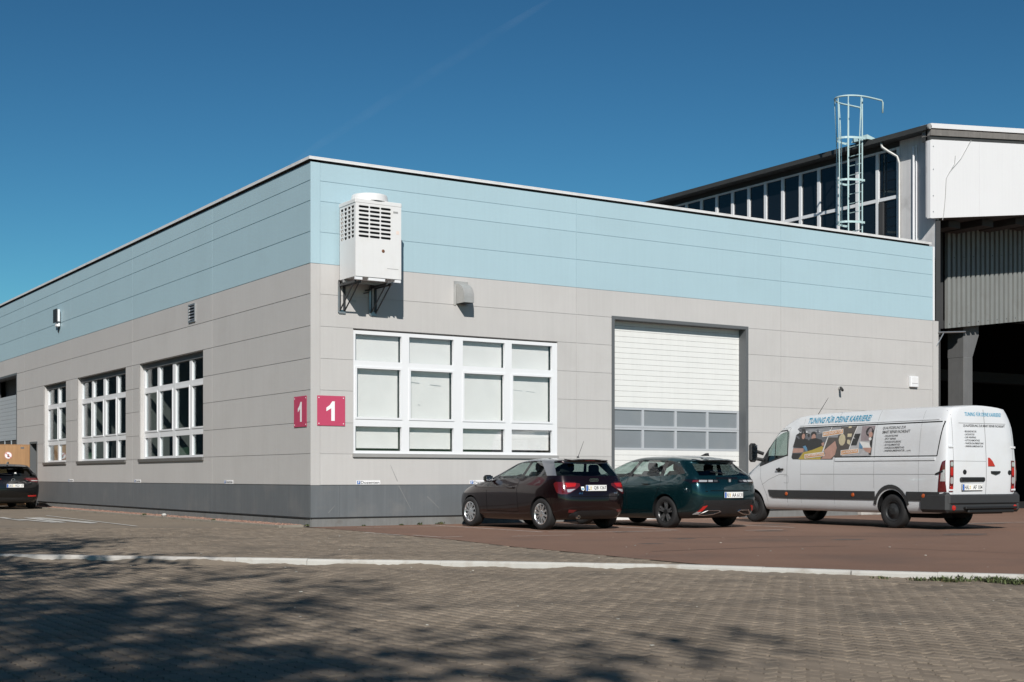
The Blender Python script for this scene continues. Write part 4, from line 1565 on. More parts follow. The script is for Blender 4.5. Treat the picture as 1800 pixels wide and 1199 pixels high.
def plate(root, sk, xc, z0, z1, w, text, seal=.36, y_off=.012, parts=None):
    """number plate on the tail: flat board facing back"""
    x0, x1 = xc - w / 2, xc + w / 2
    ymin = min(sk.hit('rear', x, z)[0].y for x in (x0, xc, x1) for z in (z0, z1)) - y_off
    zc = (z0 + z1) / 2
    b = MB().cbox(x0, x1, ymin - .004, ymin + .004, z0, z1, .003).build('number_plate', 'plate_white', root)
    MB().box(x0 + .004, x0 + .048, ymin - .0055, ymin - .0045, z0 + .005, z1 - .005).build('blue_band', 'plate_blue', b)
    h = (z1 - z0) * .66
    left, right = text
    t = MB()
    flat_text(t, fit_text(left, w * parts[0], h, 0, .012), (x0 + .058, ymin - .0055, z0 + (z1 - z0) * .17), (1, 0, 0), (0, 0, 1))
    flat_text(t, fit_text(right, w * parts[1], h, 0, .012), (x1 - .012 - w * parts[1], ymin - .0055, z0 + (z1 - z0) * .17), (1, 0, 0), (0, 0, 1))
    t.build('lettering', 'ink_black', b)
    sx = x0 + .058 + w * parts[0] + .026
    MB().lathe([(0, .0012), (.015, .0012), (.015, 0)], (sx, ymin - .0045, zc + .016), (0, -1, 0), 12).lathe([(0, .0012), (.015, .0012), (.015, 0)], (sx, ymin - .0045, zc - .020), (0, -1, 0), 12).build('seal', 'seal_yellow', b)
    MB().cbox(x0 - .006, x1 + .006, ymin + .0045, ymin + .013, z0 - .012, z1 + .004, .003).build('plate_holder', 'trim_black', b)
    return b

def seat(root, x, y, z, w=.48, m='fabric_dark'):
    b = MB().cbox(x - w / 2, x + w / 2, y - .02, y + .50, z - .12, z + .06, .05)
    b.add(*_slant(x, y, z, w))
    s_ = b.build('seat', m, root)
    h = MB().cbox(x - .13, x + .13, y - .24, y - .14, z + .62, z + .80, .04)
    h.tube((x - .05, y - .17, z + .5), (x - .05, y - .19, z + .65), .008).tube((x + .05, y - .17, z + .5), (x + .05, y - .19, z + .65), .008)
    h.build('headrest', m, s_)
    return s_
def _slant(x, y, z, w):
    t = MB().cbox(x - w / 2, x + w / 2, -.06, .07, 0, .62, .05)
    V = []
    for p in t.v:
        V.append((p[0], y + p[1] - .24 * p[2], z + p[2]))
    return V, t.f

def interior(root, p):
    for x in (-.36, .36):
        seat(root, x, p['front_seat'], p['sz'])
    b = MB().cbox(-p['rw'], p['rw'], p['rear_seat'], p['rear_seat'] + .48, p['sz'] - .12, p['sz'] + .06, .05)
    b.add(*_slant(0, p['rear_seat'], p['sz'], p['rw'] * 2))
    s_ = b.build('rear_bench', 'fabric_dark', root)
    for x in (-.36, .36):
        MB().cbox(x - .13, x + .13, p['rear_seat'] - .26, p['rear_seat'] - .16, p['sz'] + .58, p['sz'] + .76, .04).build('headrest', 'fabric_dark', s_)
    MB().cbox(-p['dw'], p['dw'], p['dash'], p['dash'] + .5, p['dz'] - .3, p['dz'], .06).build('dashboard', 'fabric_dark', root)
    sw = MB()
    pts = [(-.36 + .18 * math.cos(a), p['dash'] - .16 - .06 * math.sin(a), p['dz'] - .02 + .17 * math.sin(a)) for a in [2 * math.pi * i / 16 for i in range(17)]]
    sw.path(pts, .016, 6).path([pts[0], pts[8]], .014, 6)
    sw.build('steering_wheel', 'fabric_dark', root)

def mirror(root, x, y, z, m, sx=1., h=.14):
    s_ = 1 if x > 0 else -1
    b = MB().cbox(x, x + s_ * .20 * sx, y - .03, y + .09, z - h / 2, z + h / 2, .04)
    o = b.build('wing_mirror', m, root)
    MB().box(x + s_ * .02, x + s_ * .18 * sx, y - .034, y - .031, z - h / 2 + .02, z + h / 2 - .02).build('mirror_glass', 'chrome', o)
    MB().path([(x + s_ * .02, y + .04, z - .03), (x - s_ * .10, y + .08, z - .08)], .025, 6).build('mirror_arm', 'trim_black', o)
    return o

def place(root, off):
    pass
YAW = .0576
# ---------------------------------------------------------------- maroon hatchback
def hatchback():
    root = thing('hatchback', 'dark maroon three door hatchback with silver roof arch parked nose to the wall', 'car')
    rings = [
        [(.16, 0, .24), (.16, .56, .24), (.08, .66, .34), (.02, .70, .52), (.06, .70, .78), (.17, .685, 1.055), (.40, .60, 1.325), (.30, .53, 1.372), (.27, 0, 1.396)],
        [(.26, 0, .20), (.26, .74, .20), (.23, .83, .32), (.20, .868, .52), (.215, .862, .82), (.30, .785, 1.06), (.50, .665, 1.34), (.50, .60, 1.372), (.48, 0, 1.402)],
        [(.75, 0, .18), (.75, .76, .18), (.75, .850, .30), (.75, .882, .52), (.75, .878, .82), (.57, .800, 1.058), (.95, .67, 1.360), (.95, .59, 1.392), (.95, 0, 1.420)],
        [(1.45, 0, .17), (1.45, .76, .17), (1.45, .850, .28), (1.45, .872, .52), (1.45, .872, .82), (1.36, .805, 1.018), (1.17, .668, 1.366), (1.17, .59, 1.398), (1.17, 0, 1.425)],
        [(1.55, 0, .17), (1.55, .76, .17), (1.55, .850, .28), (1.55, .870, .52), (1.55, .870, .82), (1.45, .805, 1.015), (1.24, .668, 1.366), (1.24, .59, 1.398), (1.24, 0, 1.425)],
        [(2.05, 0, .17), (2.05, .76, .17), (2.05, .850, .28), (2.05, .868, .52), (2.05, .868, .80), (2.0, .805, .995), (1.66, .66, 1.338), (1.70, .575, 1.372), (1.68, 0, 1.402)],
        [(2.62, 0, .17), (2.62, .76, .17), (2.62, .850, .28), (2.62, .870, .52), (2.60, .868, .79), (2.52, .81, .962), (2.48, .765, .998), (2.60, .66, 1.000), (2.72, 0, 1.02)],
        [(3.16, 0, .18), (3.16, .76, .18), (3.16, .850, .30), (3.16, .872, .52), (3.16, .865, .76), (3.12, .80, .875), (3.10, .66, .915), (3.12, .42, .935), (3.15, 0, .945)],
        [(3.62, 0, .20), (3.62, .68, .20), (3.64, .75, .32), (3.66, .785, .52), (3.62, .775, .70), (3.56, .71, .775), (3.54, .58, .81), (3.55, .38, .825), (3.57, 0, .835)],
        [(3.78, 0, .22), (3.78, .52, .22), (3.84, .60, .32), (3.88, .62, .50), (3.84, .60, .64), (3.79, .56, .70), (3.77, .46, .72), (3.78, .3, .73), (3.80, 0, .735)],
    ]
    mats = ['paint_maroon', 'paint_arch', 'trim_black', 'car_glass', 'car_glass', 'car_glass_rear', 'liner', 'trim_gloss']
    def spans(s_, b):
        if b == 0: return 2
        if b == 5:
            if s_ == 0: return 5
            if s_ == 1: return 1
            if s_ in (2, 4): return 3
            if s_ == 3: return 7
            if s_ == 5: return 3
        if b == 6:
            if 1 <= s_ <= 5: return 1
            if s_ == 0: return 0
        if b == 7 and s_ == 5: return 4
        if b == 1 and False: return 2
        return 0
    def cr(a, b):
        # firm the belt line, window surround, shoulder and sill
        if a is None or b is None: return 0
        (ra, ia), (rb, ib) = a, b
        if ia == ib:
            return {5: .55, 6: .45, 4: .25, 1: .6, 2: .3, 7: .2}.get(ia, 0)
        if ra == rb and {ia, ib} == {5, 6} and 1 < ra < 6: return .6
        if ra == rb == 0: return .25
        return 0
    RW = .31
    ax = [(-.80, .72), (.80, .72), (-.80, 3.17), (.80, 3.17)]
    me = smooth_car('hatchback', rings, spans, (-.09, lambda b: {1: 2, 5: 5, 7: 0}.get(b, 0) if b not in (0,) else 2), (.10, lambda b: 2 if b < 4 else 0), mats,
                    [(x, y, RW, 0) for x, y in ax], .355, 6, cr)
    sk = Skin(me)
    split_parts(me, {0: ('body', False), 2: ('body', False), 6: ('body', False), 7: ('body', False), 1: ('roof_arch', True), 3: ('side_window', True), 4: ('windscreen', True), 5: ('rear_window', True)}, root)
    for x, y in ax:
        wheel(root, x + (.065 if x > 0 else -.065), y, RW, .20, 'ten')
    interior(root, dict(front_seat=1.55, rear_seat=.78, sz=.52, rw=.6, dash=2.25, dw=.68, dz=.93))
    for s_ in (-1, 1):
        mirror(root, s_ * .83, 2.38, 1.005, 'trim_gloss')
    # lamps wrap round the corner
    for s_, side in ((-1, 'left'), (1, 'right')):
        t = MB()
        sk.patch('rear', [(s_ * .40, .905), (s_ * .62, .935), (s_ * .80, .93), (s_ * .78, .70), (s_ * .66, .715), (s_ * .50, .80), (s_ * .40, .86)], .010, t, 0, .05)
        sk.patch(side, [(.10, .93), (.30, .935), (.345, .90), (.24, .73), (.16, .70), (.08, .70)], .010, t, 0, .05)
        l_ = t.build('tail_light', ['lamp_deep'], root, True)
        q = MB()
        sk.patch('rear', [(s_ * .48, .905), (s_ * .70, .915), (s_ * .70, .83), (s_ * .52, .845)], .014, q, 0, .05)
        q.build('brake_lens', 'lamp_red', l_, True)
        q = MB()
        sk.patch('rear', [(s_ * .52, .80), (s_ * .70, .79), (s_ * .69, .735), (s_ * .64, .74)], .014, q, 0, .05)
        q.build('indicator_lens', 'lamp_clear', l_, True)
        q = MB()
        sk.patch('rear', [(s_ * .50, .395), (s_ * .66, .405), (s_ * .66, .35), (s_ * .56, .345)], .006, q, 0, .05)
        q.build('reflector', 'lamp_deep', root)
    t = MB()
    sk.patch('rear', [(-.60, .215), (.60, .215), (.62, .30), (.50, .36), (.40, .38), (-.40, .38), (-.50, .36), (-.62, .30)], .012, t, 0, .08)
    t.build('bumper_insert', 'trim_black', root, True)
    MB().lathe([(.035, 0), (.035, .06), (.028, .06), (.028, 0)], (-.47, .07, .26), (0, -1, 0), 14).build('exhaust_pipe', 'chrome', root)
    # number plate recess, plate, badges
    plate(root, sk, -.045, .762, .876, .52, ('L', 'QB 1267'), parts=(.075, .60))
    t = MB()
    yb = sk.hit('rear', -.04, .965)[0].y - .004
    for k in range(4):
        c = (-.04 - .078 + .052 * k, yb - .002, .972)
        t.lathe([(.030, .0), (.030, .004), (.024, .004), (.024, .0)], c, (0, -1, 0), 18, closed=True)
    t.build('badge', 'chrome', root)
    t = MB()
    sk.text('rear', fit_text('A1', .085, .036, 0, .02), -.46, .700, .004, t)
    sk.text('rear', fit_text('TFSI', .10, .026, 0, .02), .42, .705, .004, t)
    t.build('lettering', 'chrome', root)
    t = MB()
    sk.patch('rear', [(-.385, .845), (-.315, .845), (-.315, .785), (-.35, .762), (-.385, .785)], .004, t, 0, .2, False)
    sk.patch('rear', [(-.372, .815), (-.328, .815), (-.328, .785), (-.372, .785)], .005, t, 1, .2, False)
    t.build('crest_sticker', ['plate_white', 'text_blue'], root)
    # shut lines
    t = MB()
    for side in ('left', 'right'):
        sk.line(side, [(1.46, .96), (1.50, .80), (1.46, .34)], .009, .0015, t)
        sk.line(side, [(2.50, .93), (2.56, .75), (2.54, .34)], .009, .0015, t)
        sk.line(side, [(2.54, .345), (1.46, .345)], .009, .0015, t)
        sk.line(side, [(.33, .70), (.40, .62), (.36, .42)], .007, .0015, t)
    sk.line('rear', [(-.62, .655), (.62, .655)], .012, .0015, t)
    t.build('shut_line', 'gap', root)
    t = MB()
    sk.line('left', [(.60, 1.052), (1.0, 1.034), (1.9, .998), (2.5, .966)], .018, .003, t)
    sk.line('right', [(.60, 1.052), (1.0, 1.034), (1.9, .998), (2.5, .966)], .018, .003, t)
    t.build('window_trim', 'trim_gloss', root)
    for s_, side in ((-1, 'left'), (1, 'right')):
        h = sk.hit(side, 1.70, .82)[0]
        MB().cbox(h.x + s_ * .012, h.x + s_ * .04, 1.60, 1.81, .805, .838, .010).build('door_handle', 'paint_maroon', root)
    # tailgate spoiler and roof aerial
    MB().add([(-.50, .40, 1.355), (.50, .40, 1.355), (.45, .25, 1.348), (-.45, .25, 1.348), (-.50, .44, 1.388), (.50, .44, 1.388), (.45, .24, 1.364), (-.45, .24, 1.364)],
             [(3, 2, 1, 0), (4, 5, 6, 7), (0, 1, 5, 4), (2, 3, 7, 6), (1, 2, 6, 5), (3, 0, 4, 7)]).build('spoiler', 'paint_maroon', root)
    MB().cbox(-.12, .12, .234, .242, 1.350, 1.361, .003).build('high_brake_light', 'lamp_deep', root)
    a = MB().lathe([(.030, 0), (.020, .02), (.012, .035), (0, .04)], (0, .62, 1.412), (0, 0, 1), 10)
    a.path([(0, .62, 1.43), (.0, .44, 1.74)], [.006, .003], 6)
    a.build('aerial', 'trim_black', root)
    w = MB().path([(.02, .14, 1.0), (-.28, .22, 1.06)], .010, 6)
    w.build('rear_wiper', 'trim_black', root)
    MB().cbox(-.70, -.52, .25, .30, 1.02, 1.03, .003)
    root.location = (4.058, -4.472, .011)
    root.rotation_euler = (0, 0, YAW)
    return root
hatchback()

# ---------------------------------------------------------------- estate cars (teal and black share the shell, not the face)
def estate(name, label, paint, loc, yaw, kind):
    root = thing(name, label, 'car')
    rings = [
        [(.14, 0, .26), (.14, .60, .26), (.08, .70, .36), (.02, .76, .55), (.05, .765, .86), (.15, .75, 1.05), (.54, .63, 1.325), (.36, .55, 1.372), (.30, 0, 1.388)],
        [(.28, 0, .20), (.28, .78, .20), (.22, .87, .32), (.18, .905, .55), (.20, .905, .88), (.28, .82, 1.08), (.64, .675, 1.335), (.60, .60, 1.395), (.57, 0, 1.418)],
        [(.96, 0, .18), (.96, .80, .18), (.96, .895, .30), (.96, .925, .55), (.96, .915, .86), (.40, .825, 1.10), (.74, .69, 1.340), (.74, .62, 1.418), (.74, 0, 1.442)],
        [(1.10, 0, .17), (1.10, .80, .17), (1.10, .895, .28), (1.10, .918, .55), (1.10, .912, .86), (1.06, .84, 1.055), (1.03, .70, 1.378), (1.03, .63, 1.446), (1.03, 0, 1.470)],
        [(1.20, 0, .17), (1.20, .80, .17), (1.20, .895, .28), (1.20, .916, .55), (1.20, .912, .86), (1.16, .84, 1.052), (1.11, .70, 1.382), (1.11, .63, 1.449), (1.11, 0, 1.473)],
        [(2.06, 0, .17), (2.06, .80, .17), (2.06, .895, .28), (2.06, .912, .55), (2.06, .91, .85), (2.10, .84, 1.035), (1.83, .69, 1.395), (1.83, .62, 1.450), (1.83, 0, 1.475)],
        [(2.18, 0, .17), (2.18, .80, .17), (2.18, .895, .28), (2.18, .912, .55), (2.18, .91, .85), (2.20, .84, 1.032), (1.91, .69, 1.394), (1.91, .62, 1.448), (1.91, 0, 1.473)],
        [(2.75, 0, .17), (2.75, .80, .17), (2.75, .895, .28), (2.75, .912, .55), (2.75, .91, .84), (2.72, .84, 1.015), (2.35, .675, 1.345), (2.42, .60, 1.395), (2.40, 0, 1.425)],
        [(3.30, 0, .17), (3.30, .80, .17), (3.30, .895, .28), (3.30, .915, .55), (3.28, .91, .83), (3.22, .85, .99), (3.16, .80, 1.025), (3.28, .68, 1.045), (3.40, 0, 1.065)],
        [(3.78, 0, .18), (3.78, .80, .18), (3.78, .895, .30), (3.78, .915, .55), (3.78, .905, .80), (3.74, .83, .905), (3.72, .68, .945), (3.74, .42, .965), (3.76, 0, .975)],
        [(4.30, 0, .20), (4.30, .70, .20), (4.32, .78, .32), (4.34, .81, .52), (4.30, .80, .70), (4.22, .74, .785), (4.20, .6, .82), (4.22, .40, .835), (4.24, 0, .845)],
        [(4.48, 0, .22), (4.48, .54, .22), (4.54, .62, .32), (4.58, .64, .50), (4.54, .62, .64), (4.48, .58, .70), (4.46, .48, .72), (4.47, .3, .73), (4.50, 0, .735)],
    ]
    mats = [paint, 'trim_gloss', 'trim_black', 'car_glass' if kind == 'teal' else 'car_glass_dark', 'car_glass', 'car_glass_dark', 'liner', 'trim_gloss']
    def spans(s_, b):
        if b == 0: return 2
        if b == 1 and kind == 'teal': return 2 if s_ < 2 else 0
        if b == 5:
            if s_ in (2, 4, 6, 7): return 3
            if s_ in (3, 5): return 7
        if b == 7 and s_ == 7: return 4
        return 0
    def cr(a, b):
        if a is None or b is None: return 0
        (ra, ia), (rb, ib) = a, b
        if ia == ib:
            return {5: .6, 6: .5, 4: .3, 1: .6, 2: .3, 7: .25}.get(ia, 0)
        if ra == rb and {ia, ib} == {5, 6} and 1 < ra < 8: return .65
        if ra == rb == 0: return .3
        return 0
    RW = .325
    ax = [(-.80, .96), (.80, .96), (-.80, 3.69), (.80, 3.69)]
    me = smooth_car(name, rings, spans, (-.10, lambda b: {0: 2, 1: 2, 2: 2 if kind == 'teal' else 0, 5: 5}.get(b, 0)), (.10, lambda b: 2 if b < 4 else 0), mats,
                    [(x, y, RW, 0) for x, y in ax], .375, 6, cr)
    sk = Skin(me)
    split_parts(me, {0: ('body', False), 1: ('body', False), 2: ('body', False), 6: ('body', False), 7: ('body', False), 3: ('side_window', True), 4: ('windscreen', True), 5: ('rear_window', True)}, root)
    for x, y in ax:
        wheel(root, x + (.09 if x > 0 else -.09), y, RW, .215, 'five' if kind == 'teal' else 'plain')
    interior(root, dict(front_seat=2.1, rear_seat=1.2, sz=.54, rw=.64, dash=2.85, dw=.72, dz=.97))
    for s_ in (-1, 1):
        mirror(root, s_ * .87, 2.86, 1.02, paint)
    t = MB()
    for side in ('left', 'right'):
        sk.line(side, [(2.14, 1.01), (2.17, .8), (2.10, .34)], .009, .0015, t)
        sk.line(side, [(1.12, 1.03), (1.10, .86), (1.24, .62), (1.30, .36)], .009, .0015, t)
        sk.line(side, [(3.12, .99), (3.18, .8), (3.16, .34)], .009, .0015, t)
        sk.line(side, [(3.16, .345), (1.30, .345)], .009, .0015, t)
    t.build('shut_line', 'gap', root)
    for s_, side in ((-1, 'left'), (1, 'right')):
        for y in (1.42, 2.42):
            h = sk.hit(side, y, .895)[0]
            MB().cbox(h.x + s_ * .010, h.x + s_ * .036, y, y + .21, .88, .912, .010).build('door_handle', paint, root)
    # spoiler over the rear glass
    MB().add([(-.52, .54, 1.365), (.52, .54, 1.365), (.47, .31, 1.346), (-.47, .31, 1.346), (-.52, .58, 1.402), (.52, .58, 1.402), (.47, .295, 1.362), (-.47, .295, 1.362)],
             [(3, 2, 1, 0), (4, 5, 6, 7), (0, 1, 5, 4), (2, 3, 7, 6), (1, 2, 6, 5), (3, 0, 4, 7)]).build('spoiler', 'trim_gloss' if kind == 'teal' else paint, root)
    MB().path([(.0, .15, 1.10), (-.36, .20, 1.14)], .010, 6).build('rear_wiper', 'trim_black', root)
    fin = MB()
    fin.add([(-.028, .62, 1.462), (.028, .62, 1.462), (.02, .84, 1.468), (-.02, .84, 1.468), (-.006, .62, 1.525), (.006, .62, 1.525), (0, .70, 1.522)],
            [(0, 1, 5, 4), (0, 4, 6, 3), (1, 2, 6, 5), (4, 5, 6), (2, 3, 6)])
    fin.build('aerial', 'trim_gloss', root)
    if kind == 'teal':
        t = MB()
        sk.patch('rear', [(-.86, .935), (-.80, .985), (-.62, .99), (-.44, .985), (-.30, .975), (-.24, .93), (-.30, .915), (-.86, .905)], .008, t, 0, .06)
        sk.patch('rear', [(.86, .935), (.80, .985), (.62, .99), (.44, .985), (.30, .975), (.24, .93), (.30, .915), (.86, .905)], .008, t, 0, .06)
        sk.patch('left', [(.08, .985), (.36, .99), (.50, .975), (.34, .945), (.10, .915)], .008, t, 0, .06)
        sk.patch('right', [(.08, .985), (.36, .99), (.50, .975), (.34, .945), (.10, .915)], .008, t, 0, .06)
        sk.patch('rear', [(-.3, .985), (.3, .985), (.3, 1.03), (-.3, 1.03)], .006, t, 0, .06)
        bar = t.build('light_bar', 'trim_gloss', root, True)
        for s_ in (-1, 1):
            for k, (a, b, m) in enumerate(((.30, .39, 'lamp_smoke'), (.42, .53, 'lamp_clear'), (.56, .74, 'lamp_clear'), (.75, .82, 'lamp_deep'))):
                sk.patch('rear', [(s_ * a, .965), (s_ * b, .968), (s_ * (b + .02), .930), (s_ * (a + .02), .930)], .013, None, 0, .06).build('tail_light', m, bar, True)
        # black lower bumper with chrome exhaust trims and upright reflectors
        t = MB()
        sk.patch('rear', [(-.80, .30), (-.74, .46), (-.66, .515), (-.56, .51), (-.40, .475), (.40, .475), (.56, .51), (.66, .515), (.74, .46), (.80, .30), (.66, .25), (-.66, .25)], .010, t, 0, .08)
        t.build('bumper_insert', 'trim_black', root, True)
        for s_ in (-1, 1):
            t = MB()
            sk.patch('rear', [(s_ * .60, .47), (s_ * .69, .45), (s_ * .76, .345), (s_ * .69, .36)], .022, t, 0, .05)
            o = t.build('reflector', 'lamp_red', root)
            sk.patch('rear', [(s_ * .70, .36), (s_ * .765, .345), (s_ * .79, .295), (s_ * .73, .30)], .022, None, 0, .05).build('fog_lens', 'lamp_clear', o)
            t = MB()
            ring = [(.72, .295), (.56, .372), (.30, .372), (.24, .35), (.42, .30), (.60, .285)]
            pts = []
            for u, z in ring + ring[:1]:
                h, n, _ = sk.hit('rear', s_ * u, z)
                pts.append(h + n * .024)
            t.path(pts, .011, 6)
            t.build('exhaust_trim', 'chrome', root)
        plate(root, sk, .065, .612, .730, .52, ('HU', 'AA 6131'), parts=(.13, .58))
        h = sk.hit('rear', 0.02, .955)[0]
        sh = [(-.045, .05), (.045, .05), (.045, -.015), (0, -.06), (-.045, -.015)]
        MB().prism(sh, (.02, h.y - .006, .955), (1, 0, 0), (0, 0, 1), .006).build('badge', 'trim_gloss', root)
        sh2 = [(p[0] * .6, p[1] * .6) for p in sh]
        MB().prism(sh2, (.02, h.y - .0065, .955), (1, 0, 0), (0, 0, 1), .006).build('emblem', 'chrome', root)
        t = MB()
        sk.line('rear', [(-.62, .90), (-.64, .74), (-.78, .725)], .010, .0015, t)
        sk.line('rear', [(.62, .90), (.64, .74), (.78, .725)], .010, .0015, t)
        sk.line('rear', [(-.64, .745), (-.5, .758), (.5, .758), (.64, .745)], .014, .0015, t)
        t.build('shut_line', 'gap', root)
    else:
        for s_, side in ((-1, 'left'), (1, 'right')):
            t = MB()
            sk.patch('rear', [(s_ * .42, .985), (s_ * .86, 1.0), (s_ * .86, .86), (s_ * .60, .88), (s_ * .44, .93)], .010, t, 0, .06)
            sk.patch(side, [(.06, 1.0), (.34, 1.0), (.42, .97), (.28, .88), (.08, .86)], .010, t, 0, .06)
            l_ = t.build('tail_light', 'lamp_red' if s_ < 0 else 'lamp_deep', root, True)
            sk.patch('rear', [(s_ * .56, .925), (s_ * .84, .925), (s_ * .84, .905), (s_ * .60, .905)], .014, None, 0, .05).build('indicator_lens', 'lamp_clear', l_)
            sk.patch('rear', [(s_ * .46, .445), (s_ * .74, .455), (s_ * .74, .41), (s_ * .48, .405)], .006, None, 0, .06).build('reflector', 'lamp_red', root)
        plate(root, sk, .07, .700, .812, .52, ('GRZ', 'KD 17'), parts=(.26, .46))
        h = sk.hit('rear', .02, .94)[0]
        t = MB().lathe([(.062, 0), (.062, .006), (.052, .006), (.052, 0)], (.02, h.y - .002, .925), (0, -1, 0), 20, closed=True)
        t.path([(-.025, h.y - .006, .955), (-.005, h.y - .006, .895), (.02, h.y - .006, .945), (.045, h.y - .006, .895), (.065, h.y - .006, .955)], .006, 5)
        t.build('badge', 'chrome', root)
        MB().lathe([(0, .004), (.035, .004), (.035, 0)], (.13, sk.hit('rear', .13, 1.15)[0].y - .002, 1.15), (0, -1, 0), 14).build('window_sticker', 'plate_white', root)
        MB().path([(0, .5, 1.475), (0, .36, 1.60)], [.006, .004], 6)
        t = MB()
        sk.line('rear', [(-.7, .68), (-.5, .66), (.5, .66), (.7, .68)], .012, .0015, t)
        t.build('shut_line', 'gap', root)
    root.location = loc
    root.rotation_euler = (0, 0, yaw)
    return root
estate('estate_car', 'dark teal estate car parked between the maroon hatchback and the white van', 'paint_teal', (6.824, -5.196, .011), YAW, 'teal')
estate('estate_car', 'black estate car seen from behind beside the open plywood door', 'paint_black', (-1.66, 19.15, .006), 0, 'black')

# ---------------------------------------------------------------- white van
PICTURE = [
    ('print_slate', [(4.335, 2.102), (3.266, 2.094), (3.494, 1.599), (3.529, 1.41), (4.418, 1.42), (4.465, 1.464)]),
    ('print_grey', [(4.059, 2.069), (3.301, 2.083), (3.336, 1.999), (3.671, 1.959), (4.05, 1.957)]),
    ('print_black', [(4.335, 1.977), (4.086, 2.008), (3.923, 1.966), (3.923, 1.644), (4.437, 1.69)]),
    ('print_black', [(4.041, 1.969), (4.063, 1.9), (4.123, 1.859), (4.196, 1.86), (4.256, 1.905), (4.279, 1.975), (4.256, 2.045), (4.196, 2.086), (4.123, 2.084), (4.063, 2.039)]),
    ('print_skin', [(4.068, 1.92), (4.078, 1.884), (4.103, 1.862), (4.135, 1.862), (4.161, 1.886), (4.171, 1.923), (4.161, 1.959), (4.135, 1.981), (4.103, 1.98), (4.078, 1.957)]),
    ('print_skin', [(4.418, 1.665), (4.086, 1.659), (4.086, 1.572), (4.437, 1.564)]),
    ('print_black', [(4.437, 1.552), (4.141, 1.548), (4.252, 1.424), (4.409, 1.426), (4.456, 1.464)]),
    ('print_blue', [(4.123, 1.697), (4.032, 1.72), (3.932, 1.619), (3.995, 1.589)]),
    ('print_black', [(3.704, 1.96), (3.721, 1.928), (3.768, 1.909), (3.825, 1.91), (3.872, 1.932), (3.89, 1.965), (3.872, 1.997), (3.825, 2.016), (3.768, 2.014), (3.721, 1.993)]),
    ('print_skin', [(3.72, 1.88), (3.733, 1.83), (3.767, 1.799), (3.809, 1.8), (3.843, 1.832), (3.856, 1.884), (3.843, 1.934), (3.809, 1.965), (3.767, 1.963), (3.733, 1.931)]),
    ('print_black', [(3.905, 1.854), (3.842, 1.865), (3.779, 1.764), (3.707, 1.874), (3.529, 1.833), (3.441, 1.708), (3.565, 1.637), (3.941, 1.582), (3.995, 1.694)]),
    ('print_skin', [(3.529, 1.759), (3.45, 1.782), (3.441, 1.708), (3.512, 1.698)]),
    ('print_yellow', [(4.233, 1.418), (4.086, 1.572), (3.815, 1.617), (3.512, 1.698), (3.459, 1.672), (3.512, 1.563), (3.529, 1.41)]),
    ('print_brown', [(3.249, 2.093), (2.485, 2.093), (2.669, 1.622), (2.905, 1.457), (3.145, 1.46), (3.162, 1.406), (3.529, 1.41), (3.459, 1.599)]),
    ('print_grey', [(3.232, 2.081), (2.973, 2.085), (3.042, 1.87), (3.354, 1.877)]),
    ('print_cream', [(2.803, 1.816), (2.823, 1.742), (2.874, 1.697), (2.937, 1.699), (2.988, 1.746), (3.008, 1.82), (2.988, 1.894), (2.937, 1.939), (2.874, 1.937), (2.823, 1.89)]),
    ('print_cream', [(2.753, 2.096), (2.669, 2.099), (2.627, 1.919), (2.669, 1.705), (2.753, 1.743)]),
    ('print_skin', [(3.441, 1.598), (3.111, 1.799), (3.05, 1.652), (3.093, 1.508), (3.214, 1.419), (3.512, 1.422), (3.389, 1.537)]),
    ('print_white', [(3.266, 2.094), (3.246, 2.093), (3.447, 1.586), (3.473, 1.587)]),
    ('print_pale', [(2.477, 2.093), (1.971, 2.088), (2.051, 1.47), (2.905, 1.469), (2.685, 1.61)]),
    ('print_mauve', [(2.353, 2.089), (1.979, 2.086), (2.011, 1.774), (2.353, 1.781)]),
    ('print_black', [(2.552, 1.929), (2.369, 1.936), (2.469, 1.689), (2.635, 1.692)]),
    ('print_black', [(2.076, 1.845), (1.987, 2.054), (2.035, 1.482), (2.108, 1.494), (2.06, 1.705)]),
    ('print_white', [(2.386, 1.77), (2.108, 1.741), (2.043, 1.611), (2.271, 1.626)]),
    ('print_black', [(2.011, 1.961), (2.031, 1.903), (2.084, 1.868), (2.149, 1.87), (2.202, 1.907), (2.222, 1.967), (2.202, 2.025), (2.149, 2.06), (2.084, 2.058), (2.031, 2.02)]),
    ('print_skin', [(2.019, 1.903), (2.03, 1.867), (2.058, 1.846), (2.093, 1.847), (2.122, 1.869), (2.132, 1.906), (2.122, 1.941), (2.093, 1.963), (2.058, 1.962), (2.03, 1.939)]),
    ('print_white', [(2.043, 1.815), (2.051, 1.795), (2.071, 1.783), (2.096, 1.783), (2.117, 1.796), (2.124, 1.817), (2.117, 1.838), (2.096, 1.85), (2.071, 1.85), (2.051, 1.836)]),
    ('print_skin', [(2.287, 1.638), (2.027, 1.634), (2.06, 1.517), (2.206, 1.566)]),
    ('print_blue', [(2.386, 1.759), (2.287, 1.662), (2.287, 1.615), (2.386, 1.628)]),
    ('print_white', [(2.493, 2.093), (2.473, 2.093), (2.665, 1.615), (2.689, 1.616)]),
    ('print_white', [(3.515, 2.004), (2.897, 2.049), (2.88, 1.944), (3.508, 1.887)]),
    ('print_orange', [(3.494, 1.991), (2.91, 2.035), (2.897, 1.955), (3.487, 1.903)]),
    ('print_white', [(4.035, 1.527), (3.424, 1.576), (3.406, 1.482), (4.028, 1.432)]),
    ('print_orange', [(4.013, 1.515), (3.438, 1.562), (3.427, 1.492), (4.006, 1.446)]),
    ('print_white', [(2.919, 1.596), (2.402, 1.626), (2.386, 1.528), (2.919, 1.488)]),
    ('print_orange', [(2.9, 1.585), (2.416, 1.614), (2.406, 1.539), (2.9, 1.501)]),
]
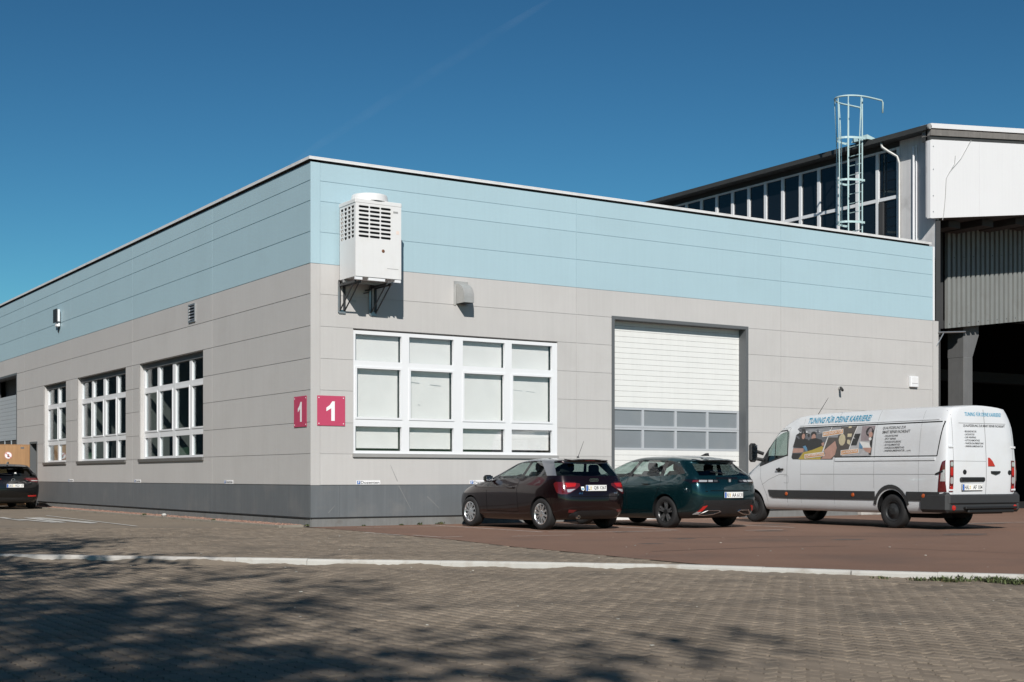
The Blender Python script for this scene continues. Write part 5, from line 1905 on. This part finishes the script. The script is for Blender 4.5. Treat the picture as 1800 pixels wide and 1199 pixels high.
def van():
    root = thing('delivery_van', 'long white high roof van covered in blue and black lettering and a picture strip', 'van')
    def full(v, dv=0, top=2.485, edge=2.41, wr=.82, bz=1.40):
        return [(v, 0, .30), (v, .93, .30), (v, 1.0, .42), (v, 1.03, .78), (v, 1.035, 1.25), (v, 1.02, bz), (v, .975, 2.04), (v, wr, edge), (v, 0, top)]
    rings = [
        [(.16, 0, .42), (.16, .86, .42), (.11, .93, .50), (.065, .955, .80), (.06, .965, 1.25), (.065, .952, 1.40), (.10, .905, 2.04), (.15, .73, 2.385), (.14, 0, 2.462)],
        [(.22, 0, .32), (.22, .92, .32), (.20, 1.0, .44), (.17, 1.028, .80), (.165, 1.033, 1.25), (.17, 1.018, 1.40), (.21, .97, 2.04), (.27, .80, 2.405), (.27, 0, 2.482)],
        full(.8), full(2.6), full(4.15),
        full(4.56, bz=1.50, top=2.43, edge=2.33, wr=.81),
        [(4.62, 0, .30), (4.62, .93, .30), (4.62, 1.0, .42), (4.62, 1.03, .78), (4.62, 1.033, 1.25), (4.60, 1.02, 1.50), (4.58, .968, 2.06), (4.62, .80, 2.30), (4.64, 0, 2.40)],
        [(5.05, 0, .30), (5.05, .93, .30), (5.05, 1.0, .42), (5.05, 1.03, .78), (5.05, 1.033, 1.20), (5.05, 1.015, 1.41), (5.02, .945, 2.02), (5.06, .80, 2.15), (5.10, 0, 2.22)],
        [(5.62, 0, .30), (5.62, .93, .30), (5.62, 1.0, .42), (5.62, 1.03, .78), (5.60, 1.03, 1.10), (5.52, 1.0, 1.29), (5.55, .93, 1.42), (5.70, .80, 1.41), (5.85, 0, 1.43)],
        [(6.05, 0, .30), (6.05, .92, .30), (6.05, .99, .42), (6.05, 1.02, .78), (6.02, 1.0, 1.02), (5.98, .94, 1.16), (5.98, .80, 1.25), (6.02, .55, 1.29), (6.06, 0, 1.31)],
        [(6.40, 0, .32), (6.40, .82, .32), (6.42, .89, .44), (6.42, .92, .72), (6.38, .88, .92), (6.32, .82, 1.02), (6.32, .68, 1.09), (6.34, .45, 1.12), (6.36, 0, 1.14)],
        [(6.52, 0, .34), (6.52, .66, .34), (6.58, .74, .44), (6.60, .76, .68), (6.56, .72, .86), (6.50, .68, .93), (6.48, .56, .96), (6.49, .36, .98), (6.52, 0, .99)],
    ]
    mats = ['paint_van', 'trim_black', 'bumper_grey', 'car_glass', 'car_glass', 'liner']
    def spans(s_, b):
        if b == 0: return 2
        if b == 5 and s_ in (6, 7): return 3
        if b == 7 and s_ == 7: return 4
        return 0
    def cr(a, b):
        if a is None or b is None: return 0
        (ra, ia), (rb, ib) = a, b
        if ia == ib:
            return {5: .35 if min(ra, rb) < 5 else .7, 6: .3 if min(ra, rb) < 5 else .6, 7: .5, 1: .5, 2: .4}.get(ia, 0)
        if ra == rb and {ia, ib} == {5, 6} and ra in (6, 8): return .7
        if ra == rb == 0: return .55
        if ra == rb == 1: return .3
        return 0
    RW = .345
    ax = [(-.90, 1.48), (.90, 1.48), (-.90, 5.80), (.90, 5.80)]
    me = smooth_car('van', rings, spans, (-.03, lambda b: 2 if b < 1 else 0), (.10, lambda b: 2 if b < 4 else 0), mats,
                    [(x, y, RW + .02, 0) for x, y in ax], .42, 5, cr)
    sk = Skin(me)
    split_parts(me, {0: ('body', False), 1: ('body', False), 2: ('body', False), 5: ('body', False), 3: ('side_window', True), 4: ('windscreen', True)}, root)
    for x, y in ax:
        wheel(root, x + (.085 if x > 0 else -.085), y, RW, .225, 'steel')
    for x in (-.5, .5):
        seat(root, x, 4.75, .92, .55)
    MB().cbox(-.9, .9, 5.35, 5.8, .9, 1.25, .08).build('dashboard', 'fabric_dark', root)
    MB().box(-.90, .90, 4.45, 4.48, .45, 1.98).build('bulkhead', 'fabric_grey', root)
    sw = MB()
    pts = [(-.5 + .2 * math.cos(a), 5.25 - .1 * math.sin(a), 1.27 + .15 * math.sin(a)) for a in [2 * math.pi * i / 16 for i in range(17)]]
    sw.path(pts, .018, 6).build('steering_wheel', 'fabric_dark', root)
    # big upright mirrors
    for s_ in (-1, 1):
        o = MB().cbox(s_ * 1.10, s_ * 1.31, 5.50, 5.62, 1.37, 1.80, .05).build('wing_mirror', 'trim_black', root)
        MB().box(s_ * 1.125, s_ * 1.285, 5.495, 5.498, 1.42, 1.76).build('mirror_glass', 'chrome', o)
        MB().path([(s_ * 1.12, 5.56, 1.62), (s_ * .97, 5.46, 1.56)], .04, 8).path([(s_ * 1.12, 5.56, 1.45), (s_ * .99, 5.46, 1.42)], .04, 8).build('mirror_arm', 'trim_black', o)
        side = 'left' if s_ < 0 else 'right'
        t = MB()
        sk.patch(side, [(5.30, 1.335), (5.56, 1.27), (5.60, 1.33), (5.40, 1.66), (5.30, 1.70)], .006, t, 0, .06)
        sk.line(side, [(5.02, 1.42), (5.06, 1.95)], .03, .006, t)
        sk.line(side, [(4.59, 1.50), (4.63, 2.03), (4.68, 2.07), (5.0, 2.055), (5.10, 1.98), (5.58, 1.40)], .030, .005, t)
        sk.line(side, [(4.60, 1.52), (5.05, 1.415), (5.5, 1.30)], .028, .005, t)
        t.build('window_surround', 'trim_black', root)
    # rubbing strip along the flank
    for s_, side in ((-1, 'left'), (1, 'right')):
        for a, b in ((1.93, 3.1), (3.105, 4.615), (.22, 1.06)):
            sk.patch(side, [(a, .565), (b, .565), (b, .742), (a, .742)], .016, None, 0, .14).build('rubbing_strip', 'bumper_grey', root)
        sk.patch(side, [(4.62, .565), (5.10, .575), (5.19, .62), (5.235, .745), (4.62, .742)], .016, None, 0, .12).build('rubbing_strip', 'bumper_grey', root)
        # wheel arch lip
        t = MB()
        pts = [(1.48 + .46 * math.cos(R(a)), .375 + .47 * math.sin(R(a))) for a in range(12, 169, 12)]
        sk.line(side, pts, .075, .018, t)
        t.build('arch_trim', 'bumper_grey', root)
        for y in (4.62, 2.55, .61):
            h = sk.hit(side, y, .662)[0]
            MB().lathe([(0, .03), (.036, .028), (.044, .015), (.044, 0)], (h.x, y, .662), (s_, 0, 0), 12).build('side_marker', 'lamp_orange', root)
        # shut lines, seams, stampings
        t = MB()
        sk.line(side, [(4.57, 2.12), (4.60, 1.45), (4.61, .40)], .010, .002, t)
        sk.line(side, [(5.52, 1.25), (5.50, 1.0), (5.30, .62), (5.26, .42)], .008, .002, t)
        sk.line(side, [(4.16, 1.095), (2.2, 1.09), (.25, 1.085)], .010, .002, t)
        sk.line(side, [(4.60, 1.09), (4.85, 1.09), (5.2, .98), (5.45, .86)], .008, .002, t)
        sk.line(side, [(3.10, 2.40), (3.12, 1.40), (3.12, .40)], .006, .002, t)
        sk.line(side, [(1.93, 2.40), (1.95, 1.40), (1.95, .80)], .007, .002, t)
        sk.line(side, [(.72, 2.40), (.74, 1.40), (.74, .40)], .006, .002, t)
        sk.line(side, [(4.18, 2.38), (4.16, 1.40), (4.16, .40)], .006, .002, t)
        sk.line(side, [(4.60, 2.13), (5.05, 2.10)], .008, .002, t)
        sk.line(side, rr_poly(4.56, 4.70, .90, 1.06, .02) , .006, .002, t)
        t.build('seam', 'gap_grey', root)
        t = MB()
        sk.line(side, [(4.30, 2.112), (.17, 2.112)], .022, .003, t)
        sk.line(side, [(.17, 2.112), (.28, 1.44)], .022, .003, t)
        sk.line(side, [(.28, 1.445), (3.1, 1.455)], .018, .003, t)
        t.build('window_moulding', 'gap', root)
        h = sk.hit(side, 4.80, 1.2)[0]
        o = MB().cbox(h.x + s_ * .005, h.x + s_ * .05, 4.70, 4.93, 1.185, 1.225, .012).lathe([(0, .012), (.05, .01), (.055, 0)], (h.x, 4.87, 1.19), (s_, 0, 0), 12).build('door_handle', 'trim_black', root)
    for side in ('left', 'right'):
        sk.patch(side, [(.32, 1.36), (3.08, 1.37), (3.08, 1.418), (.32, 1.408)], .016, None, 0, .12).build('swage', 'paint_van', root, True)
        sk.patch(side, [(.30, 2.15), (4.28, 2.15), (4.28, 2.175), (.30, 2.175)], .012, None, 0, .12).build('swage', 'paint_van', root, True)
    h = sk.hit('left', .16, 1.13)[0]
    MB().path([(h.x - .01, .30, 1.09), (h.x - .03, .20, 1.12), (h.x - .02, .12, 1.15)], .018, 6).build('door_stay', 'trim_black', root)
    # picture strip (flat print on the flank)
    names = []
    for m, p in PICTURE:
        if m not in names: names.append(m)
    t = MB()
    base = [(4.262, 2.095), (1.955, 2.095), (2.04, 1.475), (3.10, 1.47), (3.14, 1.425), (4.40, 1.425), (4.44, 1.47)]
    for i, (m, p) in enumerate(PICTURE):
        sk.patch('left', p, .0022 + .00035 * i, t, names.index(m), .22, False)
    pic = t.build('picture_strip', names, root)
    for body, u, z, w, hh, ang in (('BEULENDOKTOR', 3.47, 1.925, .55, .052, .085), ('CAR WRAPPING', 3.975, 1.470, .52, .052, .075), ('LACKDOKTOR', 2.87, 1.523, .44, .048, .075)):
        g = fit_text(body, w, hh, .15, .02)
        g = ([(a, b + a * ang) for a, b in g[0]], g[1])
        sk.text('left', g, u, z, .0175, None).build('lettering', 'print_white', pic)
    # lettering on the flank
    sk.text('left', fit_text('TUNING FÜR DEINE KARRIERE!', 1.90, .150, .22, .018), 4.05, 2.195, .012).build('slogan', 'text_blue', root)
    t = MB()
    sk.text('left', fit_text('QUALIFIZIERUNG ZUR', .62, .062, .18, .014), 1.76, 1.995, .003, t)
    sk.text('left', fit_text('SMART REPAIR FACHKRAFT', .76, .062, .18, .014), 1.765, 1.915, .003, t)
    for k, (s1, w) in enumerate((('- DELLENTECHNIK', .38), ('- SPOT REPAIR', .32), ('- FAHRZEUGFOLIERUNG', .47), ('- AUTOGLASMONTAGE', .44), ('- FAHRZEUGAUFBEREITUNG', .56), ('- INNENRAUMREPARATUR ... u.v.m.', .74))):
        sk.text('left', fit_text(s1, w, .040, .15, .012), 1.70, 1.845 - .060 * k, .003, t)
    t.build('lettering', 'ink_black', root)
    # tail: doors, lettering, lamps, bumper
    t = MB()
    sk.line('rear', [(.09, 2.44), (.09, .70)], .014, .0025, t)
    sk.line('rear', [(-.80, 2.33), (-.80, .70)], .008, .0025, t)
    sk.line('rear', [(.81, 2.30), (.87, 1.8), (.885, .70)], .008, .0025, t)
    sk.line('rear', [(-.62, 2.085), (.70, 2.085)], .012, .0025, t)
    sk.line('rear', [(-.80, 1.345), (.09, 1.34)], .007, .0025, t)
    t.build('seam', 'gap_grey', root)
    sk.text('rear', fit_text('TUNING FÜR DEINE KARRIERE!', 1.03, .092, .20, .014), -.43, 2.225, .004).build('slogan', 'text_blue', root)
    t = MB()
    sk.text('rear', fit_text('QUALIFIZIERUNG ZUR SMART REPAIR FACHKRAFT', 1.18, .056, .18, .012), -.50, 2.005, .004, t)
    for k, (s1, w) in enumerate((('- BEULENDOKTOR', .34), ('- LACKDOKTOR', .28), ('- CAR WRAPPING', .32), ('- AUTOGLASMONTAGE', .42), ('- FAHRZEUGAUFBEREITUNG', .52), ('- INNENRAUMREPARATUR', .50))):
        sk.text('rear', fit_text(s1, w, .036, .12, .010), -.49, 1.905 - .058 * k, .004, t)
    t.build('lettering', 'ink_black', root)
    for s_ in (-1, 1):
        side = 'left' if s_ < 0 else 'right'
        t = MB()
        sk.patch('rear', [(s_ * .815, 1.36), (s_ * .90, 1.355), (s_ * .91, .745), (s_ * .815, .745)], .014, t, 0, .05)
        sk.patch(side, [(.095, 1.36), (.15, 1.33), (.20, 1.15), (.245, .745), (.095, .745)], .014, t, 0, .05)
        l_ = t.build('tail_light', 'lamp_deep', root, True)
        for z0, z1, m in ((1.24, 1.33, 'lamp_clear'), (1.06, 1.22, 'lamp_red'), (.90, 1.03, 'lamp_clear'), (.76, .86, 'lamp_red')):
            sk.patch('rear', rr_poly(*sorted((s_ * .825, s_ * .895)), z0, z1, .03), .019, None, 0, .06).build('lens', m, l_)
        sk.patch(side, [(.10, 1.18), (.16, 1.16), (.185, .95), (.10, .95)], .019, None, 0, .06).build('lens', 'lamp_clear', l_)
        for z in (1.62, .78):
            hh_ = sk.hit('rear', s_ * .87, z)[0].y
            o = MB().cbox(s_ * .87 - .05, s_ * .87 + .075, hh_ - .022, hh_ + .01, z - .022, z + .022, .008)
            o.build('hinge', 'paint_van', root)
    b = MB()
    b.cbox(-1.0, 1.0, -.02, .20, .50, .695, .03)
    b.cbox(-.99, .99, .0, .30, .36, .51, .03)
    b.cbox(-1.04, -.88, -.005, .74, .34, .735, .06)
    b.cbox(.88, 1.04, -.005, .74, .34, .735, .06)
    bp = b.build('rear_bumper', 'bumper_grey', root)
    st = MB().cbox(-.60, .86, -.075, .0, .41, .455, .012).cbox(-.50, .80, -.05, .05, .33, .405, .02).build('step', 'trim_black', bp)
    for s_ in (-1, 1):
        MB().lathe([(0, .012), (.045, .010), (.052, 0)], (s_ * .86, -.004, .435), (0, -1, 0), 14).build('reflector', 'lamp_red', bp)
    hy = sk.hit('rear', -.3, .98)[0].y
    MB().cbox(-.645, .035, hy - .045, hy + .01, .945, 1.03, .02).build('plate_light_bar', 'trim_black', root)
    plate(root, sk, -.30, .772, .895, .56, ('HAL', 'AF 104'), parts=(.22, .46))
    MB().lathe([(0, .012), (.045, .010), (.05, 0)], (-.505, sk.hit('rear', -.505, 1.13)[0].y - .001, 1.13), (0, -1, 0), 14).build('lock', 'trim_black', root)
    MB().lathe([(0, .012), (.045, .010), (.05, 0)], (.77, sk.hit('rear', .77, 1.12)[0].y - .001, 1.12), (0, -1, 0), 14).build('lock', 'trim_black', root)
    hy = sk.hit('rear', .35, 1.12)[0].y
    MB().prism([(-.13, .03), (.12, .03), (.12, -.005), (.0, -.04), (-.13, -.01)], (.35, hy, 1.12), (1, 0, 0), (0, 0, 1), .028).build('door_handle', 'trim_black', root)
    MB().prism([(0, 0), (.19, 0), (.12, .10), (.04, .165), (0, .17)], (.14, hy, 1.245), (1, 0, 0), (0, 0, 1), .016).build('high_brake_light', 'lamp_red', root)
    MB().path([(-.35, 4.35, 2.42), (-.35, 4.02, 2.78)], [.008, .004], 6).build('aerial', 'trim_black', root)
    MB().box(-.75, -.35, .5, 1.2, .22, .45).lathe([(0, 0), (.12, 0), (.12, .7), (0, .7)], (-.1, .35, .34), (0, 1, 0), 12).build('underbody', 'liner', root)
    MB().box(-.85, .85, .3, 6.2, .30, .36).build('chassis', 'liner', root)
    root.location = (10.538, -8.440, .011)
    root.rotation_euler = (0, 0, R(-3.172))
    return root
van()
# low pale blocks standing behind the van wheels
tag(MB().cbox(13.7, 14.25, .15, .32, .01, .16, .01).build('stone_block', 'kerb_white'), 'pale stone block by the wall seen under the front of the van', 'block')
tag(MB().cbox(16.1, 17.2, .15, -.12, .01, .14, .01).build('stone_block', 'kerb_worn'), 'long grey stone block by the wall seen under the middle of the van', 'block')
tag(MB().cbox(17.5, 17.9, -.25, -.1, .01, .16, .01).build('crate', 'plate_blue'), 'small blue crate seen under the van in front of its rear wheel', 'crate')

# ================================================================== TREES BEHIND THE CAMERA
def tree(x, y, h, crown_r, seed, label, leaves=16000, lean=(0, 0)):
    t = thing('tree', label, 'tree', (x, y, ROAD_Z), 0, 'trees behind the camera')
    rg = random.Random(seed)
    mb = MB()
    tips = []
    def grow(p, d, r_, ln, lv):
        pts, rs = [p], [r_]
        n = 4
        for i in range(n):
            d = (d + Vector((rg.gauss(0, .12), rg.gauss(0, .12), rg.gauss(.03, .08)))).normalized()
            p = p + d * ln / n
            pts.append(p); rs.append(r_ * (1 - .45 * (i + 1) / n))
            if lv >= 2: tips.append((p, lv))
        mb.path(pts, rs, 7 if lv < 2 else 5, 0, False)
        if lv < 4:
            for k in range(rg.choice([3, 4]) if lv < 3 else 3):
                ax = d.orthogonal().normalized()
                ax.rotate(Matrix.Rotation(rg.uniform(0, 6.28), 3, d))
                nd = (d * rg.uniform(.5, .9) + ax * rg.uniform(.5, .95) + Vector((0, 0, .08))).normalized()
                q = pts[rg.choice([2, 3, 4])]
                grow(q, nd, rs[-1] * rg.uniform(.55, .75), ln * rg.uniform(.58, .76), lv + 1)
    grow(Vector((0, 0, 0)), Vector((lean[0], lean[1], 1)).normalized(), .20 * h / 12, h * .36, 0)
    mb.build('trunk', 'bark', t, True)
    lf = MB()
    for i in range(leaves):
        p, lv = rg.choice(tips)
        if lv < 3 and rg.random() < .6: continue
        c = p + Vector((rg.gauss(0, .36), rg.gauss(0, .36), rg.gauss(0, .30)))
        a = Vector((rg.gauss(0, 1), rg.gauss(0, 1), rg.gauss(0, .6))).normalized()
        b = a.orthogonal().normalized()
        s_ = rg.uniform(.09, .17)
        lf.add([c - a * s_, c + b * s_ * .55, c + a * s_, c - b * s_ * .55], [(0, 1, 2, 3)])
    lf.build('crown', 'leaf', t)
    return t
for args in TREES:
    tree(*args)

# ================================================================== SHED ACROSS THE YARD (out of view, added to darken reflections in the side windows)
reflection_shed = thing('reflection_shed', 'long dark grey block added out of view to darken the side window reflections', 'building', (-33, 40, 0))
for k in range(24):
    MB().box(8, 8.3, -42 + 7 * k, -42.03 + 7 * (k + 1), -.2, 15.6).build('wall_panel', 'shed_grey', reflection_shed)
    if k % 2:
        MB().box(8.305, 8.33, -40 + 7 * k, -36 + 7 * k, 1.2, 3.4).build('window', 'hall_glass', reflection_shed)
MB().box(-9, 8, -42, 126, -.2, 15.5).build('body', 'shed_grey', reflection_shed)
MB().add([(-9.4, -42.5, 15.7), (8.8, -42.5, 15.7), (8.8, 126.5, 15.7), (-9.4, 126.5, 15.7), (-.3, -42.5, 17.6), (-.3, 126.5, 17.6)], [(0, 1, 4), (3, 5, 2), (1, 2, 5, 4), (3, 0, 4, 5), (3, 2, 1, 0)]).build('roof', 'roof_felt', reflection_shed)
